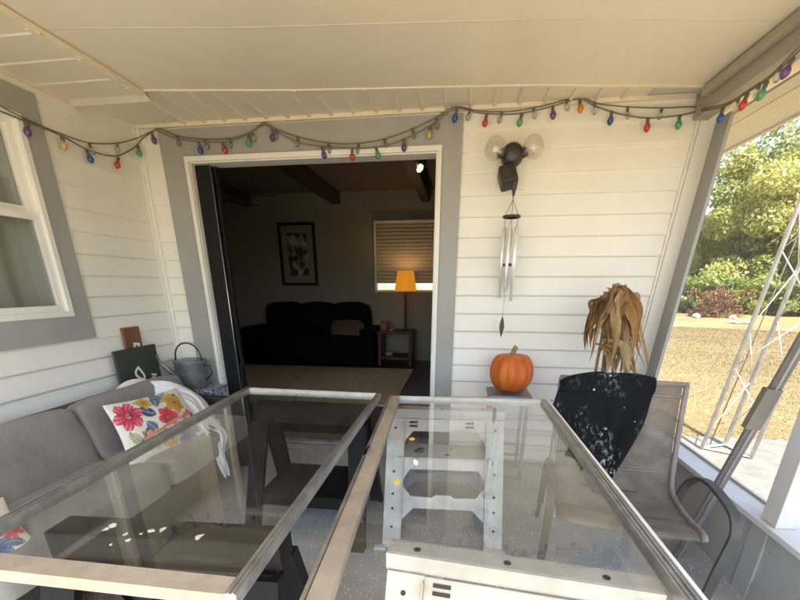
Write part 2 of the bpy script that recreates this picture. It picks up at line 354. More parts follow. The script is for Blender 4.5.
# living room shell
b = MB(); RY = 7.5
wx0, wx1, wz0, wz1 = -1.50, .10, 1.27, 2.40
b.box((-5.1, RY, -.1), (wx0, RY+.15, 3)); b.box((wx1, RY, -.1), (1.3, RY+.15, 3)); b.box((wx0, RY, -.1), (wx1, RY+.15, wz0)); b.box((wx0, RY, wz1), (wx1, RY+.15, 3))
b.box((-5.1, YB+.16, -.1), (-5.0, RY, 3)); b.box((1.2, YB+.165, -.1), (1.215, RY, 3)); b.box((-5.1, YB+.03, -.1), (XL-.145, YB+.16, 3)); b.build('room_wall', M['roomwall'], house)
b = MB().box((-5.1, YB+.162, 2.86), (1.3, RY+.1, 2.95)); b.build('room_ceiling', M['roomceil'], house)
for x in (-2.15, -.63, -3.75):
    MB().bbox((x-.07, YB+.17, 2.67), (x+.07, RY-.002, 2.858), .008).build('ceiling_beam', M['woodbeam'], house)
# small dark room behind the left window
b = MB(); b.box((-4.4, .2, .2), (-4.3, 3.2, 2.9)); b.box((-4.3, .1, .2), (XL-.145, .2, 2.9)); b.box((-4.3, .2, 2.9), (XL-.145, 3.15, 3)); b.box((-4.3, .2, .1), (XL-.145, 3.15, .2)); b.build('room_wall', M['roomwall'], house)
# roof, soffits, ceiling
b = MB(); b.box((-5.4, -.40, 3.002), (1.98, 8.1, 3.1)); b.build('roof', M['roof'], house)
b = MB(); b.box((1.95, -.40, 2.33), (1.975, 8.1, 3.0)); b.box((-5.4, -.425, 2.33), (1.975, -.402, 3.0)); b.build('fascia', M['eave'], house)
b = MB(); b.box((1.435, -.40, 2.345), (1.948, 8.0, 2.36))
b.box((1.68, -.40, 2.341), (1.686, 8.0, 2.346))
b.build('eave_soffit', M['eave'], house)
# soffit strip along the walls with raised ribs
b = MB(); b.box((XL-.1, 2.40, ZS), (1.06, YB+.1, ZS+.012))
x = -1.98; k = 0
while x < 1.03:
    b.add([(x, 2.40, ZS), (x+.006, 2.40, ZS-.014), (x+.02, 2.40, ZS-.014), (x+.026, 2.40, ZS), (x, YB, ZS), (x+.006, YB, ZS-.014), (x+.02, YB, ZS-.014), (x+.026, YB, ZS)], [(0,1,5,4),(1,2,6,5),(2,3,7,6)])
    x += .152
b.box((XL, YB-.03, ZS-.022), (1.34, YB-.002, ZS)); b.build('soffit', M['soffit'], house)
b = MB(); b.box((XL-.1, 0, ZS-.042), (-1.86, 2.62, ZS-.026)); y = 2.40
while y > .05:
    b.add([(XL, y, ZS-.042), (XL, y+.008, ZS-.047), (XL, y+.02, ZS-.047), (XL, y+.028, ZS-.042), (-1.86, y, ZS-.042), (-1.86, y+.008, ZS-.047), (-1.86, y+.02, ZS-.047), (-1.86, y+.028, ZS-.042)], [(0,1,5,4),(1,2,6,5),(2,3,7,6)]); y -= .21
b.add([(-2.37, 2.60, ZS-.042), (-1.85, 2.60, ZS-.042), (-1.85, 2.645, ZS-.060), (-2.37, 2.645, ZS-.060), (-2.37, 2.645, ZS-.002), (-1.85, 2.645, ZS-.002)], [(0,1,2,3),(3,2,5,4)])
b.box((XL, 0, ZS-.06), (XL+.025, 2.6, ZS-.042)); b.build('soffit', M['soffit'], house)
# main ceiling of wide pans, its back edge running askew
edge = [(-1.875, 2.625), (-1.0, 2.745), (.35, 2.87), (.95, 2.965), (1.40, 3.03)]
def ey(x):
    for (a, p), (c, q) in zip(edge[:-1], edge[1:]):
        if x <= c: return p+(q-p)*(x-a)/(c-a)
    return edge[-1][1]
b = MB(); zc = ZS-.018
xs2 = np.linspace(-1.875, 1.42, 30); yb = [0, .62, 1.24, 1.86, 2.48, 2.62]
for i in range(5):
    rows = []
    for t in (0, .03, .5, .97, .998, 1):
        dz = {0: .0, .03: .0, .5: .0025, .97: .0, .998: -.001, 1: .007}[t]
        rows.append([(x, ey(x)-(yb[i]+(yb[i+1]-yb[i])*t), zc+dz+.003*math.sin(x*2.1+i*1.7)*math.sin(t*PI)) for x in xs2])
    b.grid(rows, False)
b.prism([(-1.875, edge[0][1], zc-.006)] + [(x, y, zc-.006) for x, y in edge[1:]] + [(x, y-.022, zc-.006) for x, y in edge[::-1]], (0, 0, .022))
b.prism([(-1.90, 0, zc-.03), (-1.872, 0, zc-.03), (-1.868, 2.625, zc-.03), (-1.896, 2.625, zc-.03)], (0, 0, .034))
b.box((-2.5, -.19, ZS+.05), (1.42, 3.1, ZS+.06))
cp = b.build('ceiling', M['ceilpan'], house)
b = MB()
for x, dx in ((-1.60, 0), (-1.1, .1), (-.6, 0), (-.1, .05), (.4, 0), (.9, .03)):
    MB().lathe([(.0001, -.004), (.006, -.003), (.007, 0)], 8, Matrix.Translation((x+dx, ey(x+dx)-.011, zc-.006))).build('nail_head', M['white'], cp)
for y in (2.5, 2.2, 1.95, 1.6): MB().lathe([(.0001, -.004), (.006, -.003), (.007, 0)], 8, Matrix.Translation((-1.884, y, zc-.03))).build('nail_head', M['white'], cp)
# corner trims
b = MB(); b.bbox((XL+.004, YB-.028, 0), (XL+.042, YB-.004, ZS-.022), .004); b.bbox((XL+.002, YB-.045, 0), (XL+.016, YB-.026, ZS-.022), .004); b.build('corner_trim', M['white'], house)
b = MB(); b.prism([(LEAN(z)-dx, YB-.03, z) for dx, z in ((.09, 0), (.004, 0), (.004, 2.36), (.09, 2.36))], (0, .033, 0)); b.prism([(LEAN(z)-dx, YB-.020, z) for dx, z in ((.108, 0), (.0915, 0), (.0915, 2.40), (.108, 2.40))], (0, .018, 0))
b.prism([(LEAN(z)-dx, YB-.006, z) for dx, z in ((.20, 0), (.093, 0), (.093, 2.45), (.20, 2.45))], (0, .004, 0)) if False else None; b.build('corner_trim', M['white'], house)
b = MB().box((1.04, YB-.26, ZS+.1), (1.45, YB+.1, ZS+.12)); b.build('soffit_gap_shade', M['dark'], house)  # near-black sheet puts the recess's deep shade into colour
# door: grey casing, white frame, dark sliding stile
b = MB(); frame_box(b, CASL, CASR, 0, CAST, (.195, .145, 0, .185), .0, .026, back); b.build('door_casing', M['grey'], house)
fr = MB(); frame_box(fr, -2.012, DR+.014, .0, DT+.012, (.03, .028, 0, .032), .0262, .045, back)
frame_box(fr, -2.0, DR+.002, .0, DT, (.022, .026, 0, .028), -.11, .026, back)
df = fr.build('door_frame', M['white'], house)
b = MB(); b.box((DL, YB-.05, -.0), (DR, YB+.25, .06)); b.box((DL+.02, YB-.0, .06), (DR-.02, YB+.012, .075)); b.box((DL+.02, YB+.05, .06), (DR-.02, YB+.062, .075)); b.build('threshold', M['alud'], house)
b = MB(); b.bbox((-1.975, YB+.015, .075), (-1.86, YB+.055, DT-.03), .004); b.bbox((-1.856, YB+.06, .075), (-1.835, YB+.10, DT-.03), .003)
sd = b.build('sliding_door', M['dark'], house)
MB().tube([(-1.85, YB+.01, .08), (-1.85, YB+.01, DT-.03)], .0035, 6).build('door_track', M['alu'], sd)
b = MB(); b.bbox((-1.915, YB-.005, .05), (-1.875, YB+.014, .15), .004); b.build('latch', M['white'], sd)
# left window
wn = MB(); frame_box(wn, WY0, WY1, WZ0, WZ1, (.12, .12, .145, .13), .0, .026, left); win = wn.build('window_casing', M['grey'], house)
wn.__init__()
b = MB(); frame_box(b, WY0+.12, WY1-.12, WZ0+.145, WZ1-.13, .03, -.1, .032, left); b.build('frame', M['white'], win)
b = MB(); frame_box(b, WY0+.15, WY1-.15, WZ0+.175, 1.755, .035, -.03, .012, left); frame_box(b, WY0+.15, WY1-.15, 1.755, WZ1-.16, .035, -.065, -.031, left); b.box((XL-.005, WY1-.185, 1.2), (XL+.02, WY1-.155, 1.215)); b.build('sash', M['white'], win)
b = MB(); b.box((XL-.012, WY0+.18, WZ0+.2), (XL-.007, WY1-.18, 1.73)); b.box((XL-.05, WY0+.18, 1.78), (XL-.045, WY1-.18, WZ1-.19)); b.build('pane', M['houseglass'], win)
P = [[(XL-.15-.03*math.sin(y*30)-.025*math.sin(y*13+z), y, z) for z in np.linspace(1.0, 2.3, 8)] for y in np.linspace(1.15, 2.3, 90)]
cu = MB().grid(P).build('curtain', M['curtain'], win); sm_ = cu.modifiers.new('th', 'SOLIDIFY'); sm_.thickness = .003
# window in the living room
b = MB(); frame_box(b, wx0-.01, wx1+.01, wz0-.01, wz1+.01, .035, -.1, .02, lambda u, v, d: Vector((u, RY-d, v))); rw = b.build('room_window', M['white'], house)
b = MB().box((wx0+.02, RY+.06, wz0+.02), (wx1-.02, RY+.066, wz1-.02)); b.build('pane', M['houseglass'], rw)

# ------------------------------------------------------------------ screened side of the porch
scr = thing('screen_wall', 'grey knee wall with posts and screened openings along the right of the porch', 'porch wall', (1.45, 1.0, 0))
ZK = .385
b = MB(); b.box((XR, 0, 0), (1.47, YB-.03, ZK-.03))
b.box((XR-.012, 1.705, .0), (XR, 1.80, ZK-.03)); b.box((XR-.008, .1, .0), (XR, 1.705, .09)); b.box((XR-.004, .1, ZK-.10), (XR, 1.70, ZK-.032)); b.build('knee_wall', M['kneegrey'], scr)
MB().bbox((XR-.02, 0, ZK-.028), (1.545, YB-.03, ZK), .004).build('sill', M['postwhite'], scr)
MB().prism([(LEAN(z)-dx, YB-.0303, z) for dx, z in ((.0045, 0.), (-.016, 0.), (-.016, 2.311), (.0045, 2.311))], (0, -.145, 0)).build('post', M['grey'], scr)
for y0, y1, x1 in ((1.70, 1.79, 1.49), (.0, .09, 1.49)):
    MB().bbox((XR+.006, y0, ZK+.001), (x1, y1, 2.311), .004).build('post', M['postwhite'], scr)
b = MB(); b.bbox((1.345, 0, 2.313), (1.432, YB-.03, 2.43), .005); b.bbox((1.30, 0, 2.385), (1.344, 3.0, 2.43), .01); b.build('beam', M['beam'], scr)
def screen_mat():
    m = bpy.data.materials.new('insect_screen'); m.use_nodes = True; n, l = nodes(m); n.clear(); out = n.new('ShaderNodeOutputMaterial')
    t = n.new('ShaderNodeBsdfTransparent'); d = n.new('ShaderNodeBsdfDiffuse'); d.inputs[0].default_value = (.33, .32, .30, 1); mx = n.new('ShaderNodeMixShader')
    tc = n.new('ShaderNodeTexCoord'); br = n.new('ShaderNodeTexChecker'); br.inputs['Scale'].default_value = 130; l.new(tc.outputs['Object'], br.inputs['Vector'])
    mr = n.new('ShaderNodeMapRange'); mr.inputs['To Min'].default_value = .14; mr.inputs['To Max'].default_value = .24; l.new(br.outputs['Fac'], mr.inputs['Value'])
    l.new(mr.outputs[0], mx.inputs[0]); l.new(t.outputs[0], mx.inputs[1]); l.new(d.outputs[0], mx.inputs[2]); l.new(mx.outputs[0], out.inputs[0]); return m
M['screen'] = screen_mat()
for y0, y1 in ((1.791, 3.32), (.091, 1.699)):
    MB().box((1.505, y0, ZK+.001), (1.507, y1, 2.311)).build('screen', M['screen'], scr)
    b = MB(); frame_box(b, y0, y1, ZK+.001, 2.311, (.012, .002, .012, .012), -.12, -.108, lambda u, v, d: Vector((XR-d, u, v))); b.build('screen_frame', M['postwhite'], scr)
for k, x in enumerate((-2.325, 1.30)):
    tag(MB().bbox((x-.04, .01, .0), (x+.04, .09, 2.34), .004).build('porch_post', M['postwhite']), ('left', 'right')[k]+' white post at the open near edge of the porch', 'post', 'posts at the near edge of the porch')

# ------------------------------------------------------------------ string lights
def catm(pts, k=6):
    pts = [Vector(p) for p in pts]; out = []
    for i in range(len(pts)-1):
        p0 = pts[max(i-1, 0)]; p1 = pts[i]; p2 = pts[i+1]; p3 = pts[min(i+2, len(pts)-1)]
        for j in range(k):
            t = j/k; out.append(.5*((2*p1)+(p2-p0)*t+(2*p0-5*p1+4*p2-p3)*t*t+(3*p1-p0-3*p2+p3)*t**3))
    out.append(pts[-1]); return out
HUE = {'red': (.72, .07, .05), 'blue': (.05, .13, .48), 'green': (.12, .48, .24), 'purple': (.20, .09, .36), 'orange': (.85, .3, .02), 'clear': (.9, .86, .75), 'yellow': (.8, .6, .2)}
def bulb_mat(c):
    m = bpy.data.materials.new('bulb_'+c); m.use_nodes = True; p = m.node_tree.nodes['Principled BSDF']; p.inputs['Base Color'].default_value = (*HUE[c], 1)
    p.inputs['Roughness'].default_value = .12; p.inputs['Transmission Weight'].default_value = .45 if c != 'clear' else .8; p.inputs['IOR'].default_value = 1.3; p.inputs['Coat Weight'].default_value = .6; return m
BM = {c: bulb_mat(c) for c in HUE}
BULB = [(.0001, -.055), (.007, -.053), (.016, -.044), (.0215, -.032), (.022, -.023), (.018, -.011), (.011, -.001), (.010, .002)]
def hang(parent, p, c, scale, tilt):
    T = Matrix.Translation(p) @ Matrix.Rotation(tilt[0], 4, 'X') @ Matrix.Rotation(tilt[1], 4, 'Y') @ Matrix.Scale(scale, 4)
    bl = MB().lathe(BULB, 10, T).build('bulb', BM[c], parent)
    if c != 'clear': bl['label'] = c + ' glass bulb'
    MB().lathe([(.0105, -.002), (.0115, .004), (.012, .028), (.008, .032)], 8, T).build('socket', M['sock'], bl)
sA = thing('string_lights', 'dark cord of large coloured bulbs draped above the sliding door', 'string lights', (-.5, 3.1, 2.4))
LW = [at(*p, 0, -2.335) for p in [(-30, 98), (0, 111), (20, 119), (62, 136), (88, 150), (115, 156), (132, 149), (139, 143)]]
BK = [at(*p, 1, 3.115) for p in [(152, 132), (158, 131), (175, 138), (200, 142), (230, 141), (250, 133), (264, 125), (275, 131), (300, 143), (330, 147), (370, 148), (400, 141), (430, 126), (455, 109), (480, 113), (515, 114), (550, 107), (578, 99), (595, 106), (620, 114), (647, 118), (675, 116), (700, 111)]]
RB = [at(*p, 0, 1.335) for p in [(703, 111), (725, 106), (748, 92), (770, 78), (800, 50), (850, 8)]]
cordA = catm(LW+[Vector((-2.30, 3.095, 2.35))]+BK+RB, 5)
MB().tube(cordA, .0044, 6).build('cord', M['cord'], sA)
sB = thing('string_lights', 'second cord of small clear bulbs running just above the coloured one', 'string lights', (-.5, 3.12, 2.4))
LW2 = [at(*p, 0, -2.345) for p in [(-30, 90), (0, 106), (30, 121), (62, 134), (90, 143), (118, 143), (134, 139)]]
BK2 = [at(*p, 1, 3.13) for p in [(152, 131), (160, 129), (178, 136), (202, 139), (232, 138), (252, 131), (264, 123), (280, 131), (310, 140), (345, 144), (380, 140), (410, 130), (435, 118), (455, 107), (480, 111), (515, 111), (550, 104), (578, 97), (600, 104), (630, 107), (662, 108), (690, 107), (702, 108)]]
RB2 = [at(*p, 0, 1.342) for p in [(703, 109), (728, 103), (750, 89), (772, 74), (800, 46), (850, 4)]]
cordB = catm(LW2+[Vector((-2.305, 3.10, 2.37))]+BK2+RB2, 5)
MB().tube(cordB, .0036, 6).build('cord', M['cord'], sB)
def near(c, p): return min(c, key=lambda q: abs(q[0]-p[0])+abs(q[1]-p[1])+.3*abs(q[2]-p[2]))
rr = random.Random(3)
spots = [((26,128),0,-2.335,'purple'),((62,141),0,-2.335,'yellow'),((88,156),0,-2.335,'blue'),((117,161),0,-2.335,'red'),((139,156),0,-2.335,'green'),
 ((153,142),1,3.115,'purple'),((199,148),1,3.115,'blue'),((223,147),1,3.115,'red'),((248,139),1,3.115,'green'),((272,133),1,3.115,'purple'),((323,154),1,3.115,'purple'),((352,156),1,3.115,'red'),((377,152),1,3.115,'green'),((404,147),1,3.115,'purple'),((430,132),1,3.115,'yellow'),((456,113),1,3.115,'blue'),((486,121),1,3.115,'red'),((521,120),1,3.115,'green'),((553,114),1,3.115,'purple'),((580,110),1,3.115,'orange'),((611,121),1,3.115,'blue'),((648,124),1,3.115,'red'),((680,120),1,3.115,'green'),
 ((723,111),0,1.335,'blue'),((745,104),0,1.335,'red'),((765,88),0,1.335,'green'),((790,66),0,1.335,'purple')]
for (p, ax, v, c) in spots:
    q = at(p[0], p[1]-4, ax, v); w = near(cordA, q); top = Vector((q.x, q.y, w.z if abs(w.z-q.z) < .08 else q.z+.03))
    hang(sA, top+Vector((0, 0, -.027)), c, .86, (rr.uniform(-.25, .25), rr.uniform(-.25, .25)))
for (p, ax, v) in [((90,146),0,-2.345),((117,148),0,-2.345),((178,143),1,3.13),((206,146),1,3.13),((230,144),1,3.13),((253,138),1,3.13),((276,135),1,3.13),((297,142),1,3.13),((329,150),1,3.13),((358,150),1,3.13),((385,147),1,3.13),((413,140),1,3.13),((437,122),1,3.13),((469,116),1,3.13),((501,117),1,3.13),((534,113),1,3.13),((567,106),1,3.13),((595,108),1,3.13),((628,113),1,3.13),((661,115),1,3.13),((698,118),1,3.13),((737,108),0,1.342),((757,97),0,1.342),((778,80),0,1.342)]:
    q = at(p[0], p[1]-3, ax, v); w = near(cordB, q); top = Vector((q.x, q.y, w.z if abs(w.z-q.z) < .08 else q.z+.02))
    hang(sB, top+Vector((0, 0, -.025)), 'clear', .72, (rr.uniform(-.3, .3), rr.uniform(-.3, .3)))

# ------------------------------------------------------------------ wall light and wind chime
wl = thing('wall_light', 'dark bronze motion flood light with two clear globes on the white siding', 'wall light', (.29, YB, 2.1))
MB().bbox((.20, YB-.03, 1.98), (.40, YB-.006, 2.25), .006).build('mounting_block', M['siding'], wl)
MB().lathe([(.0001, -.10), (.03, -.098), (.055, -.085), (.068, -.06), (.072, -.03), (.06, -.012), (.06, 0)], 20, Matrix.Translation((.293, YB-.03, 2.165)) @ Matrix.Rotation(R(-90), 4, 'X')).build('dome', M['bronze'], wl)
b = MB(); b.bbox((-.055, -.05, -.09), (.055, .05, .035), .02, Matrix.Translation((.265, YB-.105, 2.055)) @ Matrix.Rotation(R(-25), 4, 'X') @ Matrix.Rotation(R(-14), 4, 'Y')); b.tube([(.285, YB-.06, 2.13), (.27, YB-.10, 2.07)], .035, 10); b.build('sensor', M['bronze'], wl)
for sx, cx_ in ((-1, .185), (1, .405)):
    c = Vector((cx_, YB-.13, 2.185)); s0 = Vector((.293+sx*.05, YB-.075, 2.165))
    MB().tube([s0, s0.lerp(c, .45)], [.024, .03], 12).build('arm', M['bronze'], wl)
    d = (c-s0).normalized(); T = Matrix.Translation(c) @ d.to_track_quat('Z', 'Y').to_matrix().to_4x4()
    gb = MB().lathe([(.024, -.058), (.034, -.045), (.052, -.03), (.066, -.005), (.069, .015), (.062, .04), (.04, .062), (.0001, .072)], 22, T).build('globe', M['bulbclear'], wl)
    MB().lathe([(.008, -.05), (.009, -.01), (.014, .005), (.012, .025), (.0001, .032)], 10, T).build('lamp', M['cloth'], gb)
wc = thing('wind_chime', 'silver tube wind chime hanging from the wall light', 'wind chime', (.31, 3.0, 2.0))
cx_, cy_ = .312, 3.0
b = MB(); b.tube([(.30, 3.02, 2.06), (.306, 3.0, 2.03), (cx_, cy_, 1.90)], .003, 6)
b.lathe([(.0001, 2.03), (.014, 2.0), (.017, 1.97), (.011, 1.935), (.0001, 1.90)], 10, Matrix.Translation((cx_, cy_, 0)) @ Matrix.Diagonal((1, .35, 1, 1))); b.build('hanger', M['disc'], wc)
b = MB()
for k in range(6):
    a = k*PI/3+.3; b.tube([(cx_, cy_, 1.90), (cx_+.05*math.cos(a), cy_+.05*math.sin(a), 1.80)], .0014, 4)
    b.tube([(cx_+.046*math.cos(a), cy_+.046*math.sin(a), 1.79), (cx_+.046*math.cos(a), cy_+.046*math.sin(a), 1.725)], .0012, 4)
b.tube([(cx_, cy_, 1.79), (cx_-.004, cy_, 1.17)], .0014, 4); b.build('strings', M['sock'], wc)
MB().lathe([(.038, 1.79), (.056, 1.79), (.058, 1.797), (.056, 1.804), (.038, 1.804), (.038, 1.79)], 24, Matrix.Translation((cx_, cy_, 0))).build('ring', M['disc'], wc)
for k, ln in enumerate((.46, .38, .44, .35, .40, .36)):
    a = k*PI/3+.3; x, y = cx_+.046*math.cos(a), cy_+.046*math.sin(a)
    MB().lathe([(.0095, 1.735-ln), (.0115, 1.735-ln), (.0115, 1.735), (.0095, 1.735), (.0095, 1.735-ln)], 12, Matrix.Translation((x, y, 0))).build('tube', M['tube'], wc)
MB().lathe([(.0001, 1.50), (.026, 1.50), (.028, 1.508), (.026, 1.516), (.0001, 1.516)], 18, Matrix.Translation((cx_, cy_, 0))).build('striker', M['disc'], wc)
b = MB(); b.prism([(cx_-.004+x, cy_-.003, z) for x, z in ((0, 1.175), (.012, 1.14), (.017, 1.10), (.010, 1.06), (0, 1.025), (-.010, 1.06), (-.017, 1.10), (-.012, 1.14))], (0, .006, 0)); b.build('sail', M['disc'], wc)

# ------------------------------------------------------------------ pumpkin on its stand
pc = Vector((.392, 2.905, .80)); pr = .152
def pumpkin_mat():
    m = mat('pumpkin_skin', (.6, .14, .018), .5, var=.0, bump=.12, bscale=30, spec=.3); n, l = nodes(m); b = n['Principled BSDF']
    tc = n.new('ShaderNodeTexCoord'); nz = n.new('ShaderNodeTexNoise'); nz.inputs['Scale'].default_value = 7; nz.inputs['Detail'].default_value = 8
    mp = n.new('ShaderNodeMapping'); mp.inputs['Scale'].default_value = (3, 3, .35); l.new(tc.outputs['Object'], mp.inputs[0]); l.new(mp.outputs[0], nz.inputs['Vector'])
    r = n.new('ShaderNodeValToRGB'); e = r.color_ramp.elements; e[0].position = .3; e[0].color = (.45, .085, .015, 1); e[1].position = .72; e[1].color = (.62, .19, .035, 1); x = e.new(.5); x.color = (.54, .125, .018, 1)
    l.new(nz.outputs['Fac'], r.inputs[0]); l.new(r.outputs[0], b.inputs['Base Color']); return m
pk = thing('pumpkin', 'orange ribbed pumpkin with a dry stem on the small stand by the wall', 'pumpkin', (pc.x, pc.y, .655))
P = []
for i in range(33):
    th = PI*i/32; row = []
    for j in range(97):
        a = 2*PI*j/96
        rib = 1-.035*(abs(math.sin(a*10/2+.4*math.sin(3*a)))**.5 < .45)*0 - .05*(1-abs(math.sin(5*a+.25*math.sin(2*a)))**.55)
        sn = math.sin(th); zz = math.cos(th)
        rad = pr*(sn**.86)*(1+(rib-1)*sn**.5); z = .155*zz - .05*max(0, zz-.72)*2.2*(1 if zz > 0 else 0) + (.03*max(0, -zz-.8)*3)
        row.append(pc+Vector((rad*math.cos(a)*(1+.02*math.sin(a)), rad*math.sin(a), z)))
    P.append(row)
MB().grid(P).build('body', pumpkin_mat(), pk)
MB().tube([pc+Vector(p) for p in ((0, 0, .085), (-.002, 0, .125), (.004, 0, .15), (.012, -.004, .168), (.018, -.006, .176))], [.032, .019, .016, .0165, .018], 9).build('stem', M['stem'], pk)
ps = thing('plant_stand', 'narrow grey plant stand under the pumpkin', 'stand', (.385, 2.92, 0))
MB().bbox((.235, 2.78, .622), (.535, 3.06, .65), .006).build('top', M['standmetal'], ps)
for sx in (.26, .51):
    for sy in (2.81, 3.03): MB().bar((sx, sy, 0), (sx, sy, .621), .022, .022).build('leg', M['standmetal'], ps)
b = MB(); b.bar((.26, 2.81, .2), (.51, 2.81, .2), .015, .015); b.bar((.26, 3.03, .2), (.51, 3.03, .2), .015, .015); b.build('stretcher', M['standmetal'], ps)

# ------------------------------------------------------------------ patio chair, jacket, corn stalks
ca = R(10); cw = Vector((math.cos(ca), -math.sin(ca), 0)); cd = Vector((-math.sin(ca), -math.cos(ca), 0)); CR0 = Vector((1.173, 2.186, 0)); WID = .60
def chp(s, f, z): return CR0 - cw*(WID*(1-s)) + cd*f + Vector((0, 0, z))   # s across (1 = right rail), f forward
prof = [(0, .90), (.035, .72), (.075, .55), (.115, .42), (.17, .365), (.30, .35), (.45, .362), (.585, .385), (.62, .37)]
prof = [(p.x, p.y) for p in catm([(a, b_, 0) for a, b_ in prof], 5)]
def sling_mat():
    m = bpy.data.materials.new('sling_mesh'); m.use_nodes = True; n, l = nodes(m); n.clear(); out = n.new('ShaderNodeOutputMaterial')
    tc = n.new('ShaderNodeTexCoord'); a = n.new('ShaderNodeAttribute'); a.attribute_name = 'weave'
    w = n.new('ShaderNodeMath'); w.operation = 'SINE'; mu = n.new('ShaderNodeMath'); mu.operation = 'MULTIPLY'; mu.inputs[1].default_value = 560.; l.new(a.outputs['Fac'], mu.inputs[0]); l.new(mu.outputs[0], w.inputs[0])
    nz = n.new('ShaderNodeTexNoise'); nz.inputs['Scale'].default_value = 12; l.new(tc.outputs['Object'], nz.inputs['Vector'])
    ad = n.new('ShaderNodeMath'); ad.operation = 'MULTIPLY_ADD'; ad.inputs[1].default_value = .22; l.new(w.outputs[0], ad.inputs[0]); l.new(nz.outputs['Fac'], ad.inputs[2])
    r = n.new('ShaderNodeValToRGB'); r.color_ramp.elements[0].position = .25; r.color_ramp.elements[0].color = (.21, .18, .155, 1); r.color_ramp.elements[1].position = .75; r.color_ramp.elements[1].color = (.37, .32, .28, 1); l.new(ad.outputs[0], r.inputs[0])
    d = n.new('ShaderNodeBsdfDiffuse'); l.new(r.outputs[0], d.inputs[0]); t = n.new('ShaderNodeBsdfTransparent'); tl = n.new('ShaderNodeBsdfTranslucent'); l.new(r.outputs[0], tl.inputs[0])
    m1 = n.new('ShaderNodeMixShader'); m1.inputs[0].default_value = .3; l.new(d.outputs[0], m1.inputs[1]); l.new(tl.outputs[0], m1.inputs[2])
    m2 = n.new('ShaderNodeMixShader'); m2.inputs[0].default_value = .26; l.new(m1.outputs[0], m2.inputs[1]); l.new(t.outputs[0], m2.inputs[2]); l.new(m2.outputs[0], out.inputs[0]); return m
ch = thing('patio_chair', 'brown mesh sling patio chair with dark curved arms beside the knee wall', 'chair', (.85, 1.9, 0))
b = MB(); acc = 0; tv = []
rows = []
for i, (f, z) in enumerate(prof):
    if i: acc += math.hypot(f-prof[i-1][0], z-prof[i-1][1])
    rows.append([chp(s, f-.025*(math.sin(PI*s))*(z > .4)*0, z-.018*math.sin(PI*s)*(z < .45)) for s in np.linspace(.03, .97, 9)]); tv += [acc]*9
b.grid(rows); so = b.build('sling', sling_mat(), ch); at_ = so.data.attributes.new('weave', 'FLOAT', 'POINT'); at_.data.foreach_set('value', tv)
md = so.modifiers.new('th', 'SOLIDIFY'); md.thickness = .003
for s in (0, 1): MB().tube([chp(s, f, z) for f, z in prof], .014, 8).build('side_rail', M['taupe'], ch)
b = MB(); b.tube([chp(-.01, 0, .90), chp(1.01, 0, .90)], .014, 8); b.tube([chp(0, .012, .835), chp(1, .012, .835)], .008, 8); b.build('top_bar', M['taupe'], ch)
b = MB(); b.tube([chp(0, .45, .35), chp(1, .45, .35)], .012, 8); b.tube([chp(0, .18, .34), chp(1, .18, .34)], .012, 8); b.build('cross_bar', M['chairdark'], ch)
for s, o in ((0, -.03), (1, .03)):
    arm = catm([chp(s, .10, .16)+cw*o, chp(s, .158, .30)+cw*o, chp(s, .22, .44)+cw*o, chp(s, .333, .53)+cw*o, chp(s, .46, .565)+cw*o, chp(s, .60, .565)+cw*o, chp(s, .70, .55)+cw*o, chp(s, .745, .50)+cw*o, chp(s, .735, .42)+cw*o, chp(s, .70, .25)+cw*o, chp(s, .665, .0)+cw*o], 5)
    mb = MB()
    for p, q in zip(arm[:-1], arm[1:]): mb.bar(p, q+(q-p)*.12, .034, .015, up=(cw.cross((q-p).normalized())))
    mb.build('armrest', M['chairdark'], ch)
    MB().tube([chp(s, .10, .45)+cw*o*.5, chp(s, .11, .17)+cw*o, chp(s, -.02, 0)+cw*o], .013, 8).build('leg', M['chairdark'], ch)
